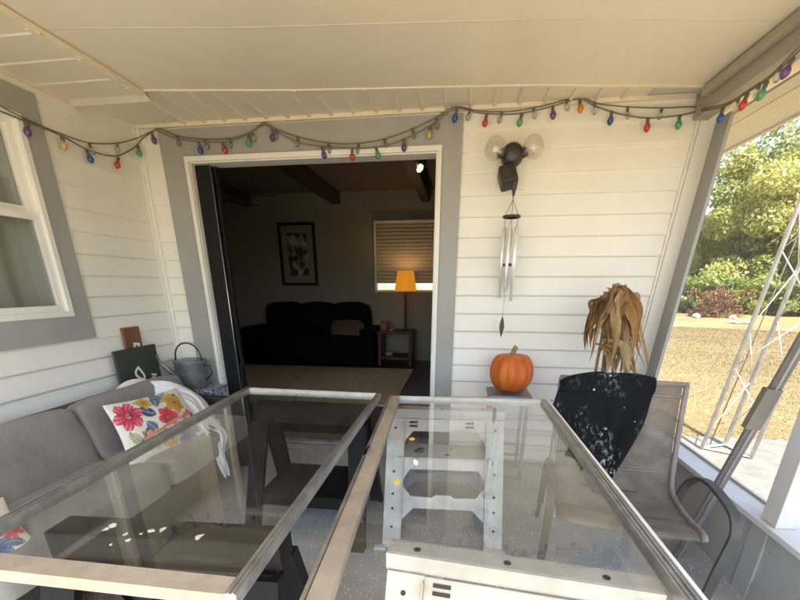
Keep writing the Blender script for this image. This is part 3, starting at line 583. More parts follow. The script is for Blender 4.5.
# jacket over the chair back
def jacket_mat():
    m = mat('black_jacket', (.012, .012, .013), .95, bump=.35, bscale=45, spec=.12); n, l = nodes(m); b = n['Principled BSDF']; tc = n.new('ShaderNodeTexCoord')
    n1 = n.new('ShaderNodeTexNoise'); n1.inputs['Scale'].default_value = 5.5; n1.inputs['Detail'].default_value = 3; l.new(tc.outputs['Object'], n1.inputs['Vector'])
    n2 = n.new('ShaderNodeTexNoise'); n2.inputs['Scale'].default_value = 55; n2.inputs['Detail'].default_value = 6; n2.inputs['Roughness'].default_value = .7
    mp = n.new('ShaderNodeMapping'); mp.inputs['Rotation'].default_value = (0, .6, .3); mp.inputs['Scale'].default_value = (1, 1, .45); l.new(tc.outputs['Object'], mp.inputs[0]); l.new(mp.outputs[0], n2.inputs['Vector'])
    a1 = n.new('ShaderNodeMapRange'); a1.inputs['From Min'].default_value = .50; a1.inputs['From Max'].default_value = .72; l.new(n1.outputs['Fac'], a1.inputs['Value'])
    a2 = n.new('ShaderNodeMapRange'); a2.inputs['From Min'].default_value = .52; a2.inputs['From Max'].default_value = .66; l.new(n2.outputs['Fac'], a2.inputs['Value'])
    mu = n.new('ShaderNodeMath'); mu.operation = 'MULTIPLY'; l.new(a1.outputs[0], mu.inputs[0]); l.new(a2.outputs[0], mu.inputs[1])
    v = n.new('ShaderNodeTexVoronoi'); v.inputs['Scale'].default_value = 26; l.new(tc.outputs['Object'], v.inputs['Vector'])
    ls = n.new('ShaderNodeMath'); ls.operation = 'LESS_THAN'; ls.inputs[1].default_value = .17; l.new(v.outputs['Distance'], ls.inputs[0])
    sc = n.new('ShaderNodeSeparateColor'); l.new(v.outputs['Color'], sc.inputs[0]); gt = n.new('ShaderNodeMath'); gt.operation = 'GREATER_THAN'; gt.inputs[1].default_value = .8; l.new(sc.outputs[0], gt.inputs[0])
    m3 = n.new('ShaderNodeMath'); m3.operation = 'MULTIPLY'; l.new(ls.outputs[0], m3.inputs[0]); l.new(gt.outputs[0], m3.inputs[1])
    mx = n.new('ShaderNodeMath'); mx.operation = 'MAXIMUM'; l.new(mu.outputs[0], mx.inputs[0]); l.new(m3.outputs[0], mx.inputs[1])
    mc = n.new('ShaderNodeMix'); mc.data_type = 'RGBA'; l.new(mx.outputs[0], mc.inputs[0]); mc.inputs[6].default_value = (.010, .010, .011, 1); mc.inputs[7].default_value = (.42, .42, .41, 1)
    l.new(mc.outputs[2], b.inputs['Base Color']); return m
pn = (cw.cross((chp(1, .1, .5)-chp(1, 0, .9)).normalized())).normalized()
pp = chp(.5, .02, .90)+cd*.02
topL = [(560, 384), (572, 379), (590, 376), (600, 375.5), (612, 377), (625, 377), (638, 378), (656, 382)]
botL = [(550, 408), (556, 430), (575, 458), (585, 478), (596, 492), (602, 490), (608, 480), (640, 428)]
tl = catm([(p[0], p[1], 0) for p in topL], 5); bl = catm([(p[0], p[1], 0) for p in botL], 5)
rows = []; NJ = 26
for i in range(NJ+1):
    t = i/NJ; row = []
    for a, c in zip(tl, bl):
        q = a.lerp(c, t); p = atp(q.x, q.y, pp, pn)
        u = len(row)/len(tl)
        fold = .018*math.sin(u*21+t*3)*t**.7 + .014*math.sin(u*11-t*5+1)*t + .02*math.sin(PI*min(1, t*4))*(t < .25)
        row.append(p + (cd*(.012+max(-.006, fold)+.02*t) ))
    rows.append(row)
top = rows[0]; back_rows = []
for k in range(1, 9):
    t = k/8; back_rows.insert(0, [p - cd*(.055*math.sin(min(1, t*1.6)*PI/2)) + Vector((0, 0, .018*math.sin(min(1, t*2)*PI) - .22*max(0, t-.25))) for p in top])
jk = MB().grid(back_rows+rows).build('jacket', jacket_mat()); tag(jk, 'black paint-spattered jacket draped over the patio chair back', 'jacket')
md = jk.modifiers.new('th', 'SOLIDIFY'); md.thickness = .006; md.offset = 1; mod_sub(jk, 1)
# dried corn stalks
def husk_mat():
    m = bpy.data.materials.new('dry_husk'); m.use_nodes = True; n, l = nodes(m); n.clear(); out = n.new('ShaderNodeOutputMaterial'); a = n.new('ShaderNodeAttribute'); a.attribute_name = 'tone'
    tc = n.new('ShaderNodeTexCoord'); nz = n.new('ShaderNodeTexNoise'); nz.inputs['Scale'].default_value = 30; nz.inputs['Detail'].default_value = 6; mp = n.new('ShaderNodeMapping'); mp.inputs['Scale'].default_value = (2.5, 2.5, .5); l.new(tc.outputs['Object'], mp.inputs[0]); l.new(mp.outputs[0], nz.inputs['Vector'])
    ad = n.new('ShaderNodeMath'); ad.operation = 'MULTIPLY_ADD'; ad.inputs[1].default_value = .7; l.new(nz.outputs['Fac'], ad.inputs[0])
    sb = n.new('ShaderNodeMath'); sb.operation = 'SUBTRACT'; sb.inputs[1].default_value = .35; l.new(a.outputs['Fac'], sb.inputs[0]); l.new(sb.outputs[0], ad.inputs[2])
    r = n.new('ShaderNodeValToRGB'); e = r.color_ramp.elements; e[0].position = .05; e[0].color = (.09, .06, .035, 1); e[1].position = .95; e[1].color = (.55, .44, .29, 1)
    for p, c in ((.3, (.24, .15, .075)), (.5, (.36, .20, .075)), (.7, (.44, .31, .17))): x = e.new(p); x.color = (*c, 1)
    l.new(ad.outputs[0], r.inputs[0]); d = n.new('ShaderNodeBsdfDiffuse'); t = n.new('ShaderNodeBsdfTranslucent'); l.new(r.outputs[0], d.inputs[0]); l.new(r.outputs[0], t.inputs[0])
    mx = n.new('ShaderNodeMixShader'); mx.inputs[0].default_value = .25; l.new(d.outputs[0], mx.inputs[1]); l.new(t.outputs[0], mx.inputs[2]); l.new(mx.outputs[0], out.inputs[0]); return m
cs = thing('corn_stalks', 'bundle of dried corn leaves standing behind the black jacket', 'corn stalks', (.95, 2.7, 0))
rc = random.Random(11); b = MB(); tone = []
def husk(root, tip, w, bow, tn, twist=0.):
    root = Vector(root); tip = Vector(tip); d = tip-root; n_ = 12
    side = Vector((rc.uniform(-1, 1), rc.uniform(-.7, .7), rc.uniform(-.2, .2))).normalized()
    rows = []
    for i in range(n_+1):
        t = i/n_; p = root + d*t + Vector((bow[0]*math.sin(PI*t), bow[1]*math.sin(PI*t), bow[2]*math.sin(PI*t**.7)))
        p += Vector((.008*math.sin(9*t+tn*30), .008*math.sin(7*t+tn*50), 0))
        ww = w*(.45+.55*math.sin(PI*min(1, t*1.25+.12)))*(1-t**5) + .0015
        sd = (Matrix.Rotation(twist*t+.4*math.sin(6*t+tn*20), 3, 'Z') @ side); fd = d.normalized().cross(sd)*ww*.35
        rows.append([p-sd*ww+fd, p-sd*ww*.4+fd*.1, p-fd*.35, p+sd*ww*.4+fd*.1, p+sd*ww+fd])
    b.grid(rows); tone.extend([min(1, max(0, tn+rc.uniform(-.03, .03)))]*((n_+1)*5))
YS = 2.72
def sp(x, y, dy=0): return at(x, y, 1, YS+dy)
heads = [(612, 288), (618, 284), (624, 286), (606, 292), (628, 292), (600, 298)]
for tx, ty, tn, w in [(584,350,.35,.03),(588,362,.2,.028),(592,338,.5,.03),(596,365,.3,.03),(583,335,.25,.022),(600,352,.62,.035),(604,368,.55,.03),(590,355,.6,.026),(598,330,.3,.03),
  (608,345,.55,.04),(614,352,.7,.042),(612,335,.45,.04),(620,340,.75,.045),(626,350,.55,.035),(632,345,.62,.035),(634,360,.5,.035),(638,352,.55,.03),(630,330,.6,.04),(636,335,.45,.03),(625,365,.4,.035),
  (606,378,.75,.04),(612,382,.6,.045),(618,384,.8,.045),(626,384,.7,.045),(634,382,.6,.04),(640,378,.55,.035),(644,366,.78,.03),(646,372,.6,.025),(603,380,.4,.03),(622,378,.5,.045),(630,372,.72,.05),(615,370,.35,.04),(608,372,.66,.035),(594,342,.72,.02),(587,343,.15,.02),(640,345,.35,.03)]:
    h = rc.choice(heads); dy = rc.uniform(-.10, .10)
    rt_ = sp(h[0]+rc.uniform(-4, 4), h[1]+rc.uniform(-1, 6) + (45 if ty > 366 and rc.random() < .7 else 0), dy*.3)
    husk(rt_, sp(tx, ty, dy), w*.95, ((rc.uniform(-.015, .015)+(tx-612)*.0009), rc.uniform(-.04, .03), .035), tn, rc.uniform(-1, 1))
    if rc.random() < .75:
        h2 = rc.choice(heads); husk(sp(h2[0]+rc.uniform(-5, 5), h2[1]+rc.uniform(0, 25)), sp(tx+rc.uniform(-4, 4), ty-rc.uniform(0, 16), dy), w*.8, ((tx-612)*.0008, rc.uniform(-.05, .05), .03), min(1, max(0, tn+rc.uniform(-.3, .25))), rc.uniform(-1, 1))
for tx, ty, rx, ry, tn in [(575,470,572,440,.5),(579,462,574,430,.35),(584,472,580,440,.3),(570,458,566,425,.25),(588,464,584,440,.6),(574,452,570,424,.7)]:
    husk(at(rx, ry, 1, 2.47), at(tx, ty, 1, 2.42), .026, (0, -.02, 0), tn)
hk = b.build('leaves', husk_mat(), cs); a_ = hk.data.attributes.new('tone', 'FLOAT', 'POINT'); a_.data.foreach_set('value', tone)
b = MB()
for (x0, y0), (x1, y1), dy in (((603, 330), (592, 390), .02), ((610, 300), (600, 395), .04), ((618, 288), (612, 390), .0), ((628, 300), (625, 390), .03)):
    p, q = sp(x0, y0, dy), sp(x1, y1, dy); q2 = p + (q-p)*(p.z/(p.z-q.z))*.985; q2.z = max(.0, q2.z); b.tube([p, (p+q2)/2+Vector((.005, .01, 0)), q2], [.008, .012, .013], 7)
b.build('stalk', M['stem'], cs)

# ------------------------------------------------------------------ leaning pole with its boxed handle
pl = thing('leaning_pole', 'grey metal screen door bar with a box latch leaning on the knee wall', 'pole', (1.30, 1.9, 0))
p0 = at(680, 552, 0, 1.24); p1 = at(800, 345, 0, 1.36); dirp = (p1-p0).normalized(); foot = p0 - dirp*(p0.z/dirp.z)*.995; topp = p0 + dirp*2.02
MB().bar(foot, topp, .016, .046, up=(1, 0, 0)).build('bar', M['pole'], pl)
sd_ = Vector((.0, -1, 0)); MB().bar(foot+Vector((-.011, -.024, 0)), topp+Vector((-.011, -.024, 0)), .006, .008, up=(1, 0, 0)).build('edge_strip', M['alu'], pl)
hb = (at(757, 405, 0, 1.325)); tpar = (hb-p0).dot(dirp); hb = p0+dirp*tpar
b = MB(); b.bar(hb-dirp*.095+Vector((-.015, -.012, 0)), hb+dirp*.095+Vector((-.015, -.012, 0)), .03, .062, up=(1, 0, 0)); b.build('latch_box', M['polebox'], pl)

# ------------------------------------------------------------------ glass panels on sawhorses
def panel(label, C4, widths, mats, extra):
    FL, FR, NL, NR = [Vector(p) for p in C4]; c = (FL+FR+NL+NR)/4
    t = thing('glass_panel', label, 'glass panel', (c.x, c.y, .75))
    def rail(p, q, w, m, nm, zt, inward, lip=None):
        d = (q-p).normalized(); s = Vector((0, 0, 1)).cross(d); s = s if s.dot(inward) > 0 else -s
        b = MB(); a = [p, q, q+s*w, p+s*w]
        pr_ = [Vector((v.x, v.y, zt-.032)) for v in a]; b.prism(pr_, (0, 0, .032))
        if w < .04:
            for k, h in ((.15, .003), (.55, .002)):
                e = [p+s*w*k, q+s*w*k, q+s*w*(k+.18), p+s*w*(k+.18)]; b.prism([Vector((v.x, v.y, zt+.0002)) for v in e], (0, 0, h))
        o = b.build('rail', m, t)
        if lip:
            e = [p-s*.011, q-s*.011, q-s*.0015, p-s*.0015]; MB().prism([Vector((v.x, v.y, zt-.03)) for v in e], (0, 0, .034)).build('trim_strip', lip, o)
        return o
    zt = .785; z = 0
    cen = lambda p, q: Vector(((c-(p+q)/2).x, (c-(p+q)/2).y, 0))
    wl_, wr_, wf_, wn_ = widths
    # far and near rails fit between the side rails
    rail(FL, NL, wl_, mats[0], 'l', zt, cen(FL, NL), extra.get('l')); rail(FR, NR, wr_, mats[1], 'r', zt, cen(FR, NR), extra.get('r'))
    ux = (FR-FL).normalized(); un = (NR-NL).normalized()
    rail(FL+ux*(wl_+.0005), FR-ux*(wr_+.0005), wf_, mats[2], 'f', zt-.002, cen(FL, FR)); rail(NL+un*(wl_+.0005), NR-un*(wr_+.0005), wn_, mats[3], 'n', zt-.002, cen(NL, NR))
    uy = (NL-FL).normalized()
    q = [FL+ux*wl_*.7+uy*wf_*.7, FR-ux*wr_*.7+uy*wf_*.7, NR-un*wr_*.7-uy*wn_*.7, NL+un*wl_*.7-uy*wn_*.7]
    MB().prism([Vector((v.x, v.y, .767)) for v in q], (0, 0, .005)).build('pane', M['paneglass'], t)
    return t
gpL = panel('left framed glass panel with a weathered tan near rail, on black sawhorses', [(-1.284, 2.262, 0), (-.428, 2.235, 0), (-1.205, .60, 0), (-.424, .60, 0)], (.036, .026, .028, .052), (M['alud'], M['alud'], M['offwhite'], M['tan']), {})
gpR = panel('right framed glass panel with a shiny metal right rail, on spattered metal sawhorses', [(-.360, 2.195, 0), (.500, 2.230, 0), (-.272, .50, 0), (.512, .50, 0)], (.048, .030, .028, .05), (M['tan'], M['alud'], M['offwhite'], M['tan']), {'r': M['white'], 'l': M['alu']})
# paper and glue remnants, latch on the rail
b = MB(); rq = random.Random(5)
for (x, y, s) in [(112, 526, 1), (106, 529, .8), (126, 534, .6), (128, 541, .7), (151, 531, .9), (162, 530, 1), (199, 537, 1.1), (111, 545, .5), (141, 534, .4)]:
    p = at(x, y, 2, .7727); n_ = 6; rad = .011*s
    MB().prism([p+Vector((rad*rq.uniform(.4, 1.2)*math.cos(2*PI*k/n_+1), rad*rq.uniform(.4, 1.3)*math.sin(2*PI*k/n_+1), 0)) for k in range(n_)], (0, 0, .0015)).build('glue_scrap', M['offwhite'], gpL)
for (x, y, s) in [(296, 394, .9), (301, 394.5, 1.2), (314, 395, .8), (321, 395.5, .7)]:
    p = at(x, y, 2, .7727); MB().prism([p+Vector((.010*s*rq.uniform(.6, 1.3)*math.cos(2*PI*k/6), .016*s*rq.uniform(.6, 1.3)*math.sin(2*PI*k/6), 0)) for k in range(6)], (0, 0, .0015)).build('glue_scrap', M['offwhite'], gpL)
b = MB()
for (x, y) in ((412, 439), (397, 482)):
    p = at(x, y, 2, .7727); MB().prism([p+Vector((.012*math.cos(2*PI*k/12), .017*math.sin(2*PI*k/12), 0)) for k in range(12)], (0, 0, .001)).build('sticker', mat('yellow_sticker', (.75, .55, .10), .5), gpR)
b = MB(); p = at(367, 451, 2, .786); b.bbox((p.x-.008, p.y-.045, .7855), (p.x+.008, p.y+.045, .789), .001); b.build('latch_plate', M['alud'], gpR)

# metal sawhorse (local: top beam along x, centred on the origin)
def spatter_mat():
    m = mat('spattered_galvanized', (.55, .57, .57), .5, metal=.15); n, l = nodes(m); b = n['Principled BSDF']; tc = n.new('ShaderNodeTexCoord')
    n1 = n.new('ShaderNodeTexNoise'); n1.inputs['Scale'].default_value = 7; n1.inputs['Detail'].default_value = 7; n1.inputs['Roughness'].default_value = .65; l.new(tc.outputs['Object'], n1.inputs['Vector'])
    r = n.new('ShaderNodeValToRGB'); e = r.color_ramp.elements; e[0].position = .3; e[0].color = (.33, .325, .31, 1); e[1].position = .72; e[1].color = (.60, .59, .55, 1); x = e.new(.45); x.color = (.42, .415, .40, 1); x = e.new(.6); x.color = (.50, .50, .48, 1); l.new(n1.outputs['Fac'], r.inputs[0])
    n2 = n.new('ShaderNodeTexNoise'); n2.inputs['Scale'].default_value = 5.3; n2.inputs['Detail'].default_value = 3; mp = n.new('ShaderNodeMapping'); mp.inputs['Location'].default_value = (3.1, 2, 5); l.new(tc.outputs['Object'], mp.inputs[0]); l.new(mp.outputs[0], n2.inputs['Vector'])
    r2 = n.new('ShaderNodeMapRange'); r2.inputs['From Min'].default_value = .63; r2.inputs['From Max'].default_value = .85; l.new(n2.outputs['Fac'], r2.inputs['Value'])
    mc = n.new('ShaderNodeMix'); mc.data_type = 'RGBA'; l.new(r2.outputs[0], mc.inputs[0]); l.new(r.outputs[0], mc.inputs[6]); mc.inputs[7].default_value = (.55, .36, .15, 1); l.new(mc.outputs[2], b.inputs['Base Color'])
    v = n.new('ShaderNodeTexVoronoi'); v.inputs['Scale'].default_value = 60; l.new(tc.outputs['Object'], v.inputs['Vector']); sc = n.new('ShaderNodeSeparateColor'); l.new(v.outputs['Color'], sc.inputs[0])
    bp = n.new('ShaderNodeBump'); bp.inputs['Strength'].default_value = .15; l.new(n1.outputs['Fac'], bp.inputs['Height']); l.new(bp.outputs[0], b.inputs['Normal']); return m
SPM = spatter_mat()
def metal_horse(label):
    t = thing('sawhorse', label, 'sawhorse', (0, 0, 0), 'folding metal sawhorses under the right glass panel'); L2 = .315; zt = .752
    b = MB(); b.bbox((-L2, -.028, zt-.012), (L2, .028, zt), .004); b.box((-L2, -.031, zt-.05), (L2, -.0285, zt-.002)); b.box((-L2, .0285, zt-.05), (L2, .031, zt-.002))
    b.build('top_beam', SPM, t)
    b = MB()
    for x in (-.24, -.02, .2): b.lathe([(.0001, zt+.001), (.009, zt+.0012), (.009, zt+.0002)], 12, Matrix.Translation((x, -.004, 0)))
    b.build('hole', M['dark'], t)
    for sy in (-1, 1):
        def pt(x, z, o=0): # on the slanting side frame
            k = (zt-.05-z)/(zt-.05); return Vector((x*(1+.06*k), sy*(.034+.19*k+o), z))
        def plate(poly, th=.003, o=0):
            b = MB(); b.prism([pt(x, z, o) for x, z in poly], Vector((0, sy*th, 0))); return b
        for sx in (-1, 1):
            lg = plate([(sx*(L2-.005), 0.005), (sx*(L2-.005), zt-.05), (sx*(L2-.10), zt-.05), (sx*(L2-.10), .005)])
            lg.prism([pt(sx*(L2-.005), .005), pt(sx*(L2-.005), zt-.05), pt(sx*(L2-.005), zt-.05)+Vector((0, -sy*.03, 0)), pt(sx*(L2-.005), .005)+Vector((0, -sy*.03, 0))], Vector((-sx*.003, 0, 0)))
            lg.prism([pt(sx*(L2-.10), .005), pt(sx*(L2-.10), zt-.06), pt(sx*(L2-.10), zt-.06)+Vector((0, sy*.016, 0)), pt(sx*(L2-.10), .005)+Vector((0, sy*.016, 0))], Vector((sx*.003, 0, 0)))
            o = lg.build('leg', SPM, t); MB().bbox((sx*(L2+.012)-.045, sy*.236-.02, 0), (sx*(L2+.012)+.02, sy*.236+.016, .02), .004).build('foot', M['steel'], o)
        b = plate([(-(L2-.101), zt-.052), (L2-.101, zt-.052), (L2-.101, zt-.17), (L2-.145, zt-.115), (-(L2-.145), zt-.115), (-(L2-.101), zt-.17)]); o = b.build('apron', SPM, t)
        b = MB()
        for x in (-.17, .13):
            for zz in (zt-.068, zt-.088): b.prism([pt(x+u, zz+w, .0042*1) for u, w in ((-.022, -.005), (.022, -.005), (.022, .005), (-.022, .005))], Vector((0, sy*.001, 0)))
        for sx in (-1, 1):
            for zz in (zt-.1, .42, .30, .22, .12): b.prism([pt(sx*(L2-.05)+.007*math.cos(2*PI*k/8), zz+.007*math.sin(2*PI*k/8), .0042) for k in range(8)], Vector((0, sy*.001, 0)))
        b.build('slots', M['dark'], o)
        b = plate([(-(L2-.101), .34), (-(L2-.145), .29), (-.06, .285), (-.04, .30), (.04, .30), (.06, .285), (L2-.145, .29), (L2-.101, .34), (L2-.101, .16), (L2-.16, .225), (-(L2-.16), .225), (-(L2-.101), .16)]); b.build('lower_brace', SPM, t)
        b = plate([(-(L2-.101), .50), (L2-.101, .50), (L2-.101, .38), (L2-.135, .435), (-(L2-.135), .435), (-(L2-.101), .38)]); b.build('shelf_brace', SPM, t)
    b = MB(); b.box((-.255, -.105, .497), (.255, .10, .503))
    b.build('shelf', SPM, t)
    b = MB()
    for x, y, r_ in ((-.14, -.02, .03), (-.13, .02, .02), (.02, -.06, .018), (.04, .03, .012)): b.lathe([(.0001, .5045), (r_, .5042), (r_, .5035)], 12, Matrix.Translation((x, y, 0)))
    b.build('paint_stain', M['polebox'], t)
    return t
mh = metal_horse('spattered metal sawhorse with a middle shelf under the far end of the right glass panel'); mh.location = (-.045, 2.09, 0); mh.rotation_euler.z = R(3)
mh2 = copy_tree(mh); mh2['label'] = 'paint-crusted metal sawhorse with slotted apron under the near end of the right panel'; mh2.location = (.165, .825, 0); mh2.rotation_euler.z = R(-5.5)
def plastic_horse(label):
    t = thing('sawhorse', label, 'sawhorse', (0, 0, 0), 'black plastic sawhorses under the left glass panel'); L2 = .33; zt = .752
    b = MB(); b.bbox((-L2, -.045, zt-.085), (L2, .045, zt), .008); b.box((-L2+.02, -.06, zt-.10), (L2-.02, .06, zt-.083)); b.build('top_beam', M['black'], t)
    for sx in (-1, 1):
        for sy in (-1, 1):
            b = MB(); q = [Vector((sx*L2, sy*.05, zt-.09)), Vector((sx*(L2-.10), sy*.05, zt-.09)), Vector((sx*(L2-.065), sy*.27, 0)), Vector((sx*(L2+.02), sy*.27, 0))]
            b.prism(q, (0, sy*.028, 0)); b.prism([v+Vector((0, -sy*.02, 0)) for v in q[:1]]+[q[0]+Vector((-sx*.012, -sy*.02, 0)), q[3]+Vector((-sx*.012, -sy*.02, 0)), q[3]+Vector((0, -sy*.02, 0))], (0, sy*.02, 0)); b.build('leg', M['black'], t)
    for sy in (-1, 1):
        b = MB(); b.bar((-L2+.04, sy*.20, .24), (L2-.04, sy*.20, .24), .02, .07); b.build('brace', M['black'], t)
    b = MB(); b.box((-L2+.05, -.185, .25), (L2-.05, .185, .262)); b.build('tray', M['black'], t)
    return t
ph = plastic_horse('black plastic sawhorse under the far end of the left glass panel'); ph.location = (-.80, 2.08, 0)
ph2 = copy_tree(ph); ph2['label'] = 'black plastic sawhorse under the near end of the left glass panel'; ph2.location = (-.76, .84, 0); ph2.rotation_euler.z = R(3)

# ------------------------------------------------------------------ sofa corner
sf = thing('sofa', 'dark grey cushioned outdoor sofa along the left wall', 'sofa', (-1.95, 1.9, 0))
b = MB(); b.bbox((-2.34, .86, .10), (-1.60, 2.84, .27), .015); b.bbox((-2.35, .86, .27), (-2.27, 2.84, .70), .015)
for x in (-2.3, -1.66):
    for y in (.92, 2.78): b.box((x-.03, y-.03, 0), (x+.03, y+.03, .1))
b.build('frame', M['sofaframe'], sf)
for y in (.86, 2.82): MB().bbox((-2.30, y-.04, .12), (-1.62, y+.04, .56), .02).build('arm', M['sofaframe'], sf)
for i, (y0, y1) in enumerate(((.92, 1.865), (1.885, 2.77))):
    T = Matrix.Translation((-1.93, (y0+y1)/2, .35)); MB().frombm(softbox((.70, y1-y0, .17), .008, 14, i, .004, 16.), T, True).build('seat_cushion', M['sofa'], sf)
    T = Matrix.Translation((-2.115, (y0+y1)/2+.0, .525)) @ Matrix.Rotation(R(-17), 4, 'Y'); MB().frombm(softbox((.17, y1-y0+.005, .42), .022, 18, i+5, .013, 12.), T, True).build('back_cushion', M['sofa'], sf)
# floral pillows: pattern painted in the cloth, in pillow coordinates
FL = []
rf = random.Random(21)
for (u, v, r_, kind) in [(.16, .72, .17, 'pink'), (.57, .50, .14, 'pink2'), (.76, .72, .15, 'gold'), (.40, .86, .09, 'gold'), (.30, .25, .12, 'peach'), (.70, .15, .14, 'blue'), (.88, .38, .12, 'pink'), (.50, .16, .10, 'gold')]: FL.append((u*1.5, v, r_*1.42, kind, rf.uniform(0, 6)))
LV = [(.45*1.5, .60, 2.5, .20, .055, 'navy'), (.40*1.5, .45, 3.6, .20, .055, 'navy'), (.50*1.5, .72, 1.2, .16, .05, 'slate'), (.66*1.5, .90, 3.0, .16, .045, 'slate'), (.30*1.5, .55, 5.2, .16, .045, 'slate'), (.86*1.5, .9, 4.2, .16, .05, 'navy'), (.6*1.5, .3, .4, .18, .05, 'slate'), (.14*1.5, .16, .8, .18, .045, 'navy'), (.92*1.5, .12, 2.6, .18, .05, 'slate')]
FERN = [(.08*1.5, .48, -1.05, .36), (.20*1.5, .42, -.7, .3), (.56*1.5, .78, .6, .34), (.42*1.5, .80, 2.6, .22), (.78*1.5, .2, -2.2, .3), (.38*1.5, .12, .2, .3)]
PC = {'pink': ((.45, .015, .06), (.78, .25, .30)), 'pink2': ((.55, .03, .06), (.80, .16, .18)), 'gold': ((.50, .27, .04), (.68, .43, .10)), 'peach': ((.55, .22, .12), (.70, .40, .28)), 'blue': ((.05, .10, .25), (.20, .30, .45)), 'navy': (.035, .06, .13), 'slate': (.10, .17, .24)}
def floral(u, v):
    x, y = u*1.5, v; c = (.74, .71, .63)
    for (fx, fy, an, ln) in FERN:
        ln *= 1.2
        dx, dy = x-fx, y-fy; s = dx*math.cos(an)+dy*math.sin(an); t = -dx*math.sin(an)+dy*math.cos(an)
        if 0 < s < ln and abs(t) < .075*math.sin(PI*min(1, s/ln+.08)):
            if abs(t) < .006 or ((s-abs(t)*.9)*32) % 1 < .55: c = (.13, .17, .05) if t > 0 else (.22, .24, .08)
    for (fx, fy, an, ln, w, k) in LV:
        ln *= 1.5; w *= 1.6
        dx, dy = x-fx, y-fy; s = dx*math.cos(an)+dy*math.sin(an); t = -dx*math.sin(an)+dy*math.cos(an)
        if 0 < s < ln and abs(t) < w*math.sin(PI*s/ln)**.8:
            c = PC[k] if abs(t) > .007 else (.35, .42, .46)
            if k == 'navy' and ((s-abs(t))*26) % 1 < .18: c = (.12, .18, .27)
    for (fx, fy, r_, k, ph_) in FL:
        dx, dy = x-fx, y-fy; d = math.hypot(dx, dy); a = math.atan2(dy, dx)+ph_
        pet = abs(math.cos(a*3)); R_ = r_*(.62+.38*pet**.6)
        if d < R_:
            q = d/R_; lo, hi = PC[k]; m_ = max(0, min(1, (q-.25)*1.6))*(.55+.45*math.sin(a*18+d*30)); m_ = m_ if pet > .35 else 0
            c = tuple(l_+(h_-l_)*max(0, m_) for l_, h_ in zip(lo, hi))
            if d < r_*.2: c = (.13, .05, .05) if (d*90) % 1 < .6 else (.5, .35, .12)
    bd = y-(.20+.16*x)
    if abs(bd) < .085+.012*math.sin(9*x) and .28 < x < 1.34:
        c = (.52, .26, .17)
        sq = .04*math.sin(26*x)*(.7+.5*math.sin(7*x+1)); lp = .022*math.sin(52*x+1.2)
        if abs(bd-sq-lp) < .013: c = (.74, .70, .62)
    return c
def pil_mat():
    m = mat('floral_cotton', (.7, .68, .6), .9, bump=.3, bscale=250); n, l = nodes(m); a = n.new('ShaderNodeAttribute'); a.attribute_name = 'print'; l.new(a.outputs['Color'], n['Principled BSDF'].inputs['Base Color']); return m
PM = pil_mat()
def pillow(label, TL, TR, BL, BR, thick):
    TL, TR, BL, BR = map(Vector, (TL, TR, BL, BR)); nrm = (TR-TL).cross(BL-TL).normalized(); nu, nv = 120, 84; b = MB(); cols = []
    if nrm.x < 0: nrm = -nrm
    for sgn in (1, -1):
        rows = []
        for i in range(nu+1):
            row = []
            for j in range(nv+1):
                u, v = i/nu, j/nv; p = (BL.lerp(BR, u)).lerp(TL.lerp(TR, u), v); e = max(0, (1-(2*u-1)**4)*(1-(2*v-1)**4))
                pin = .05*((2*v-1)**2)*0
                cu_ = .04*math.sin(PI*v)*(1 if u > .5 else -1)*abs(2*u-1)**3; cv_ = .035*math.sin(PI*u)*(1 if v > .5 else -1)*abs(2*v-1)**3
                p = p-(TR-TL)*cu_-(TL-BL)*cv_ + nrm*(sgn*thick*e**.45*(.5+.5*math.sin(PI*u)*math.sin(PI*v)))
                p += nrm*(.004*math.sin(u*23+v*9)*math.sin(v*17))*e
                row.append(p); cols.append((*floral(u, v), 1))
            rows.append(row)
        b.grid(rows)
    o = b.build('throw_pillow', PM); at2 = o.data.color_attributes.new('print', 'FLOAT_COLOR', 'POINT'); at2.data.foreach_set('color', np.array(cols, dtype=np.float32).ravel()); return tag(o, label, 'pillow')
pillow('floral throw pillow leaning beside the white cloth on the sofa', (-2.0, 1.945, .73), (-1.97, 2.54, .69), (-1.765, 1.79, .41), (-1.66, 2.37, .41), .055)
pillow('second floral pillow at the near end of the sofa, mostly out of frame', (-1.95, .78, .60), (-1.89, 1.26, .53), (-1.68, .66, .42), (-1.60, 1.13, .405), .055)
# white cloth draped over the sofa end
path = catm([(-2.15, 2.30, .645), (-2.09, 2.38, .69), (-2.00, 2.47, .68), (-1.90, 2.535, .63), (-1.82, 2.52, .555), (-1.74, 2.47, .47), (-1.66, 2.40, .443), (-1.595, 2.36, .42), (-1.575, 2.335, .34), (-1.565, 2.33, .22), (-1.56, 2.33, .12)], 7)
wd = [.15, .20, .20, .165, .12, .095, .085, .075, .05, .035, .02]
rows = []
for i, p in enumerate(path):
    t = i/(len(path)-1)*(len(wd)-1); k = min(int(t), len(wd)-2); w = wd[k]+(wd[k+1]-wd[k])*(t-k)
    tan = (path[min(i+1, len(path)-1)]-path[max(i-1, 0)]).normalized(); side = tan.cross(Vector((.55, -.15, .8))).normalized(); nn = side.cross(tan)
    rows.append([p + side*(w*(2*j/22-1)) + nn*(.010*math.sin(j*.8+i*.16+1.5*math.sin(i*.11+j*.1)) + .014*math.sin(j*.37-i*.19+2) + .006*math.sin(j*1.7+i*.4)) + Vector((0, 0, -.05*abs(2*j/22-1)**2*(w > .1))) for j in range(23)])
cl = MB().grid(rows).build('cloth', M['cloth']); tag(cl, 'crumpled white cloth draped over the end of the grey sofa', 'cloth'); md = cl.modifiers.new('th', 'SOLIDIFY'); md.thickness = .006; mod_sub(cl, 1)
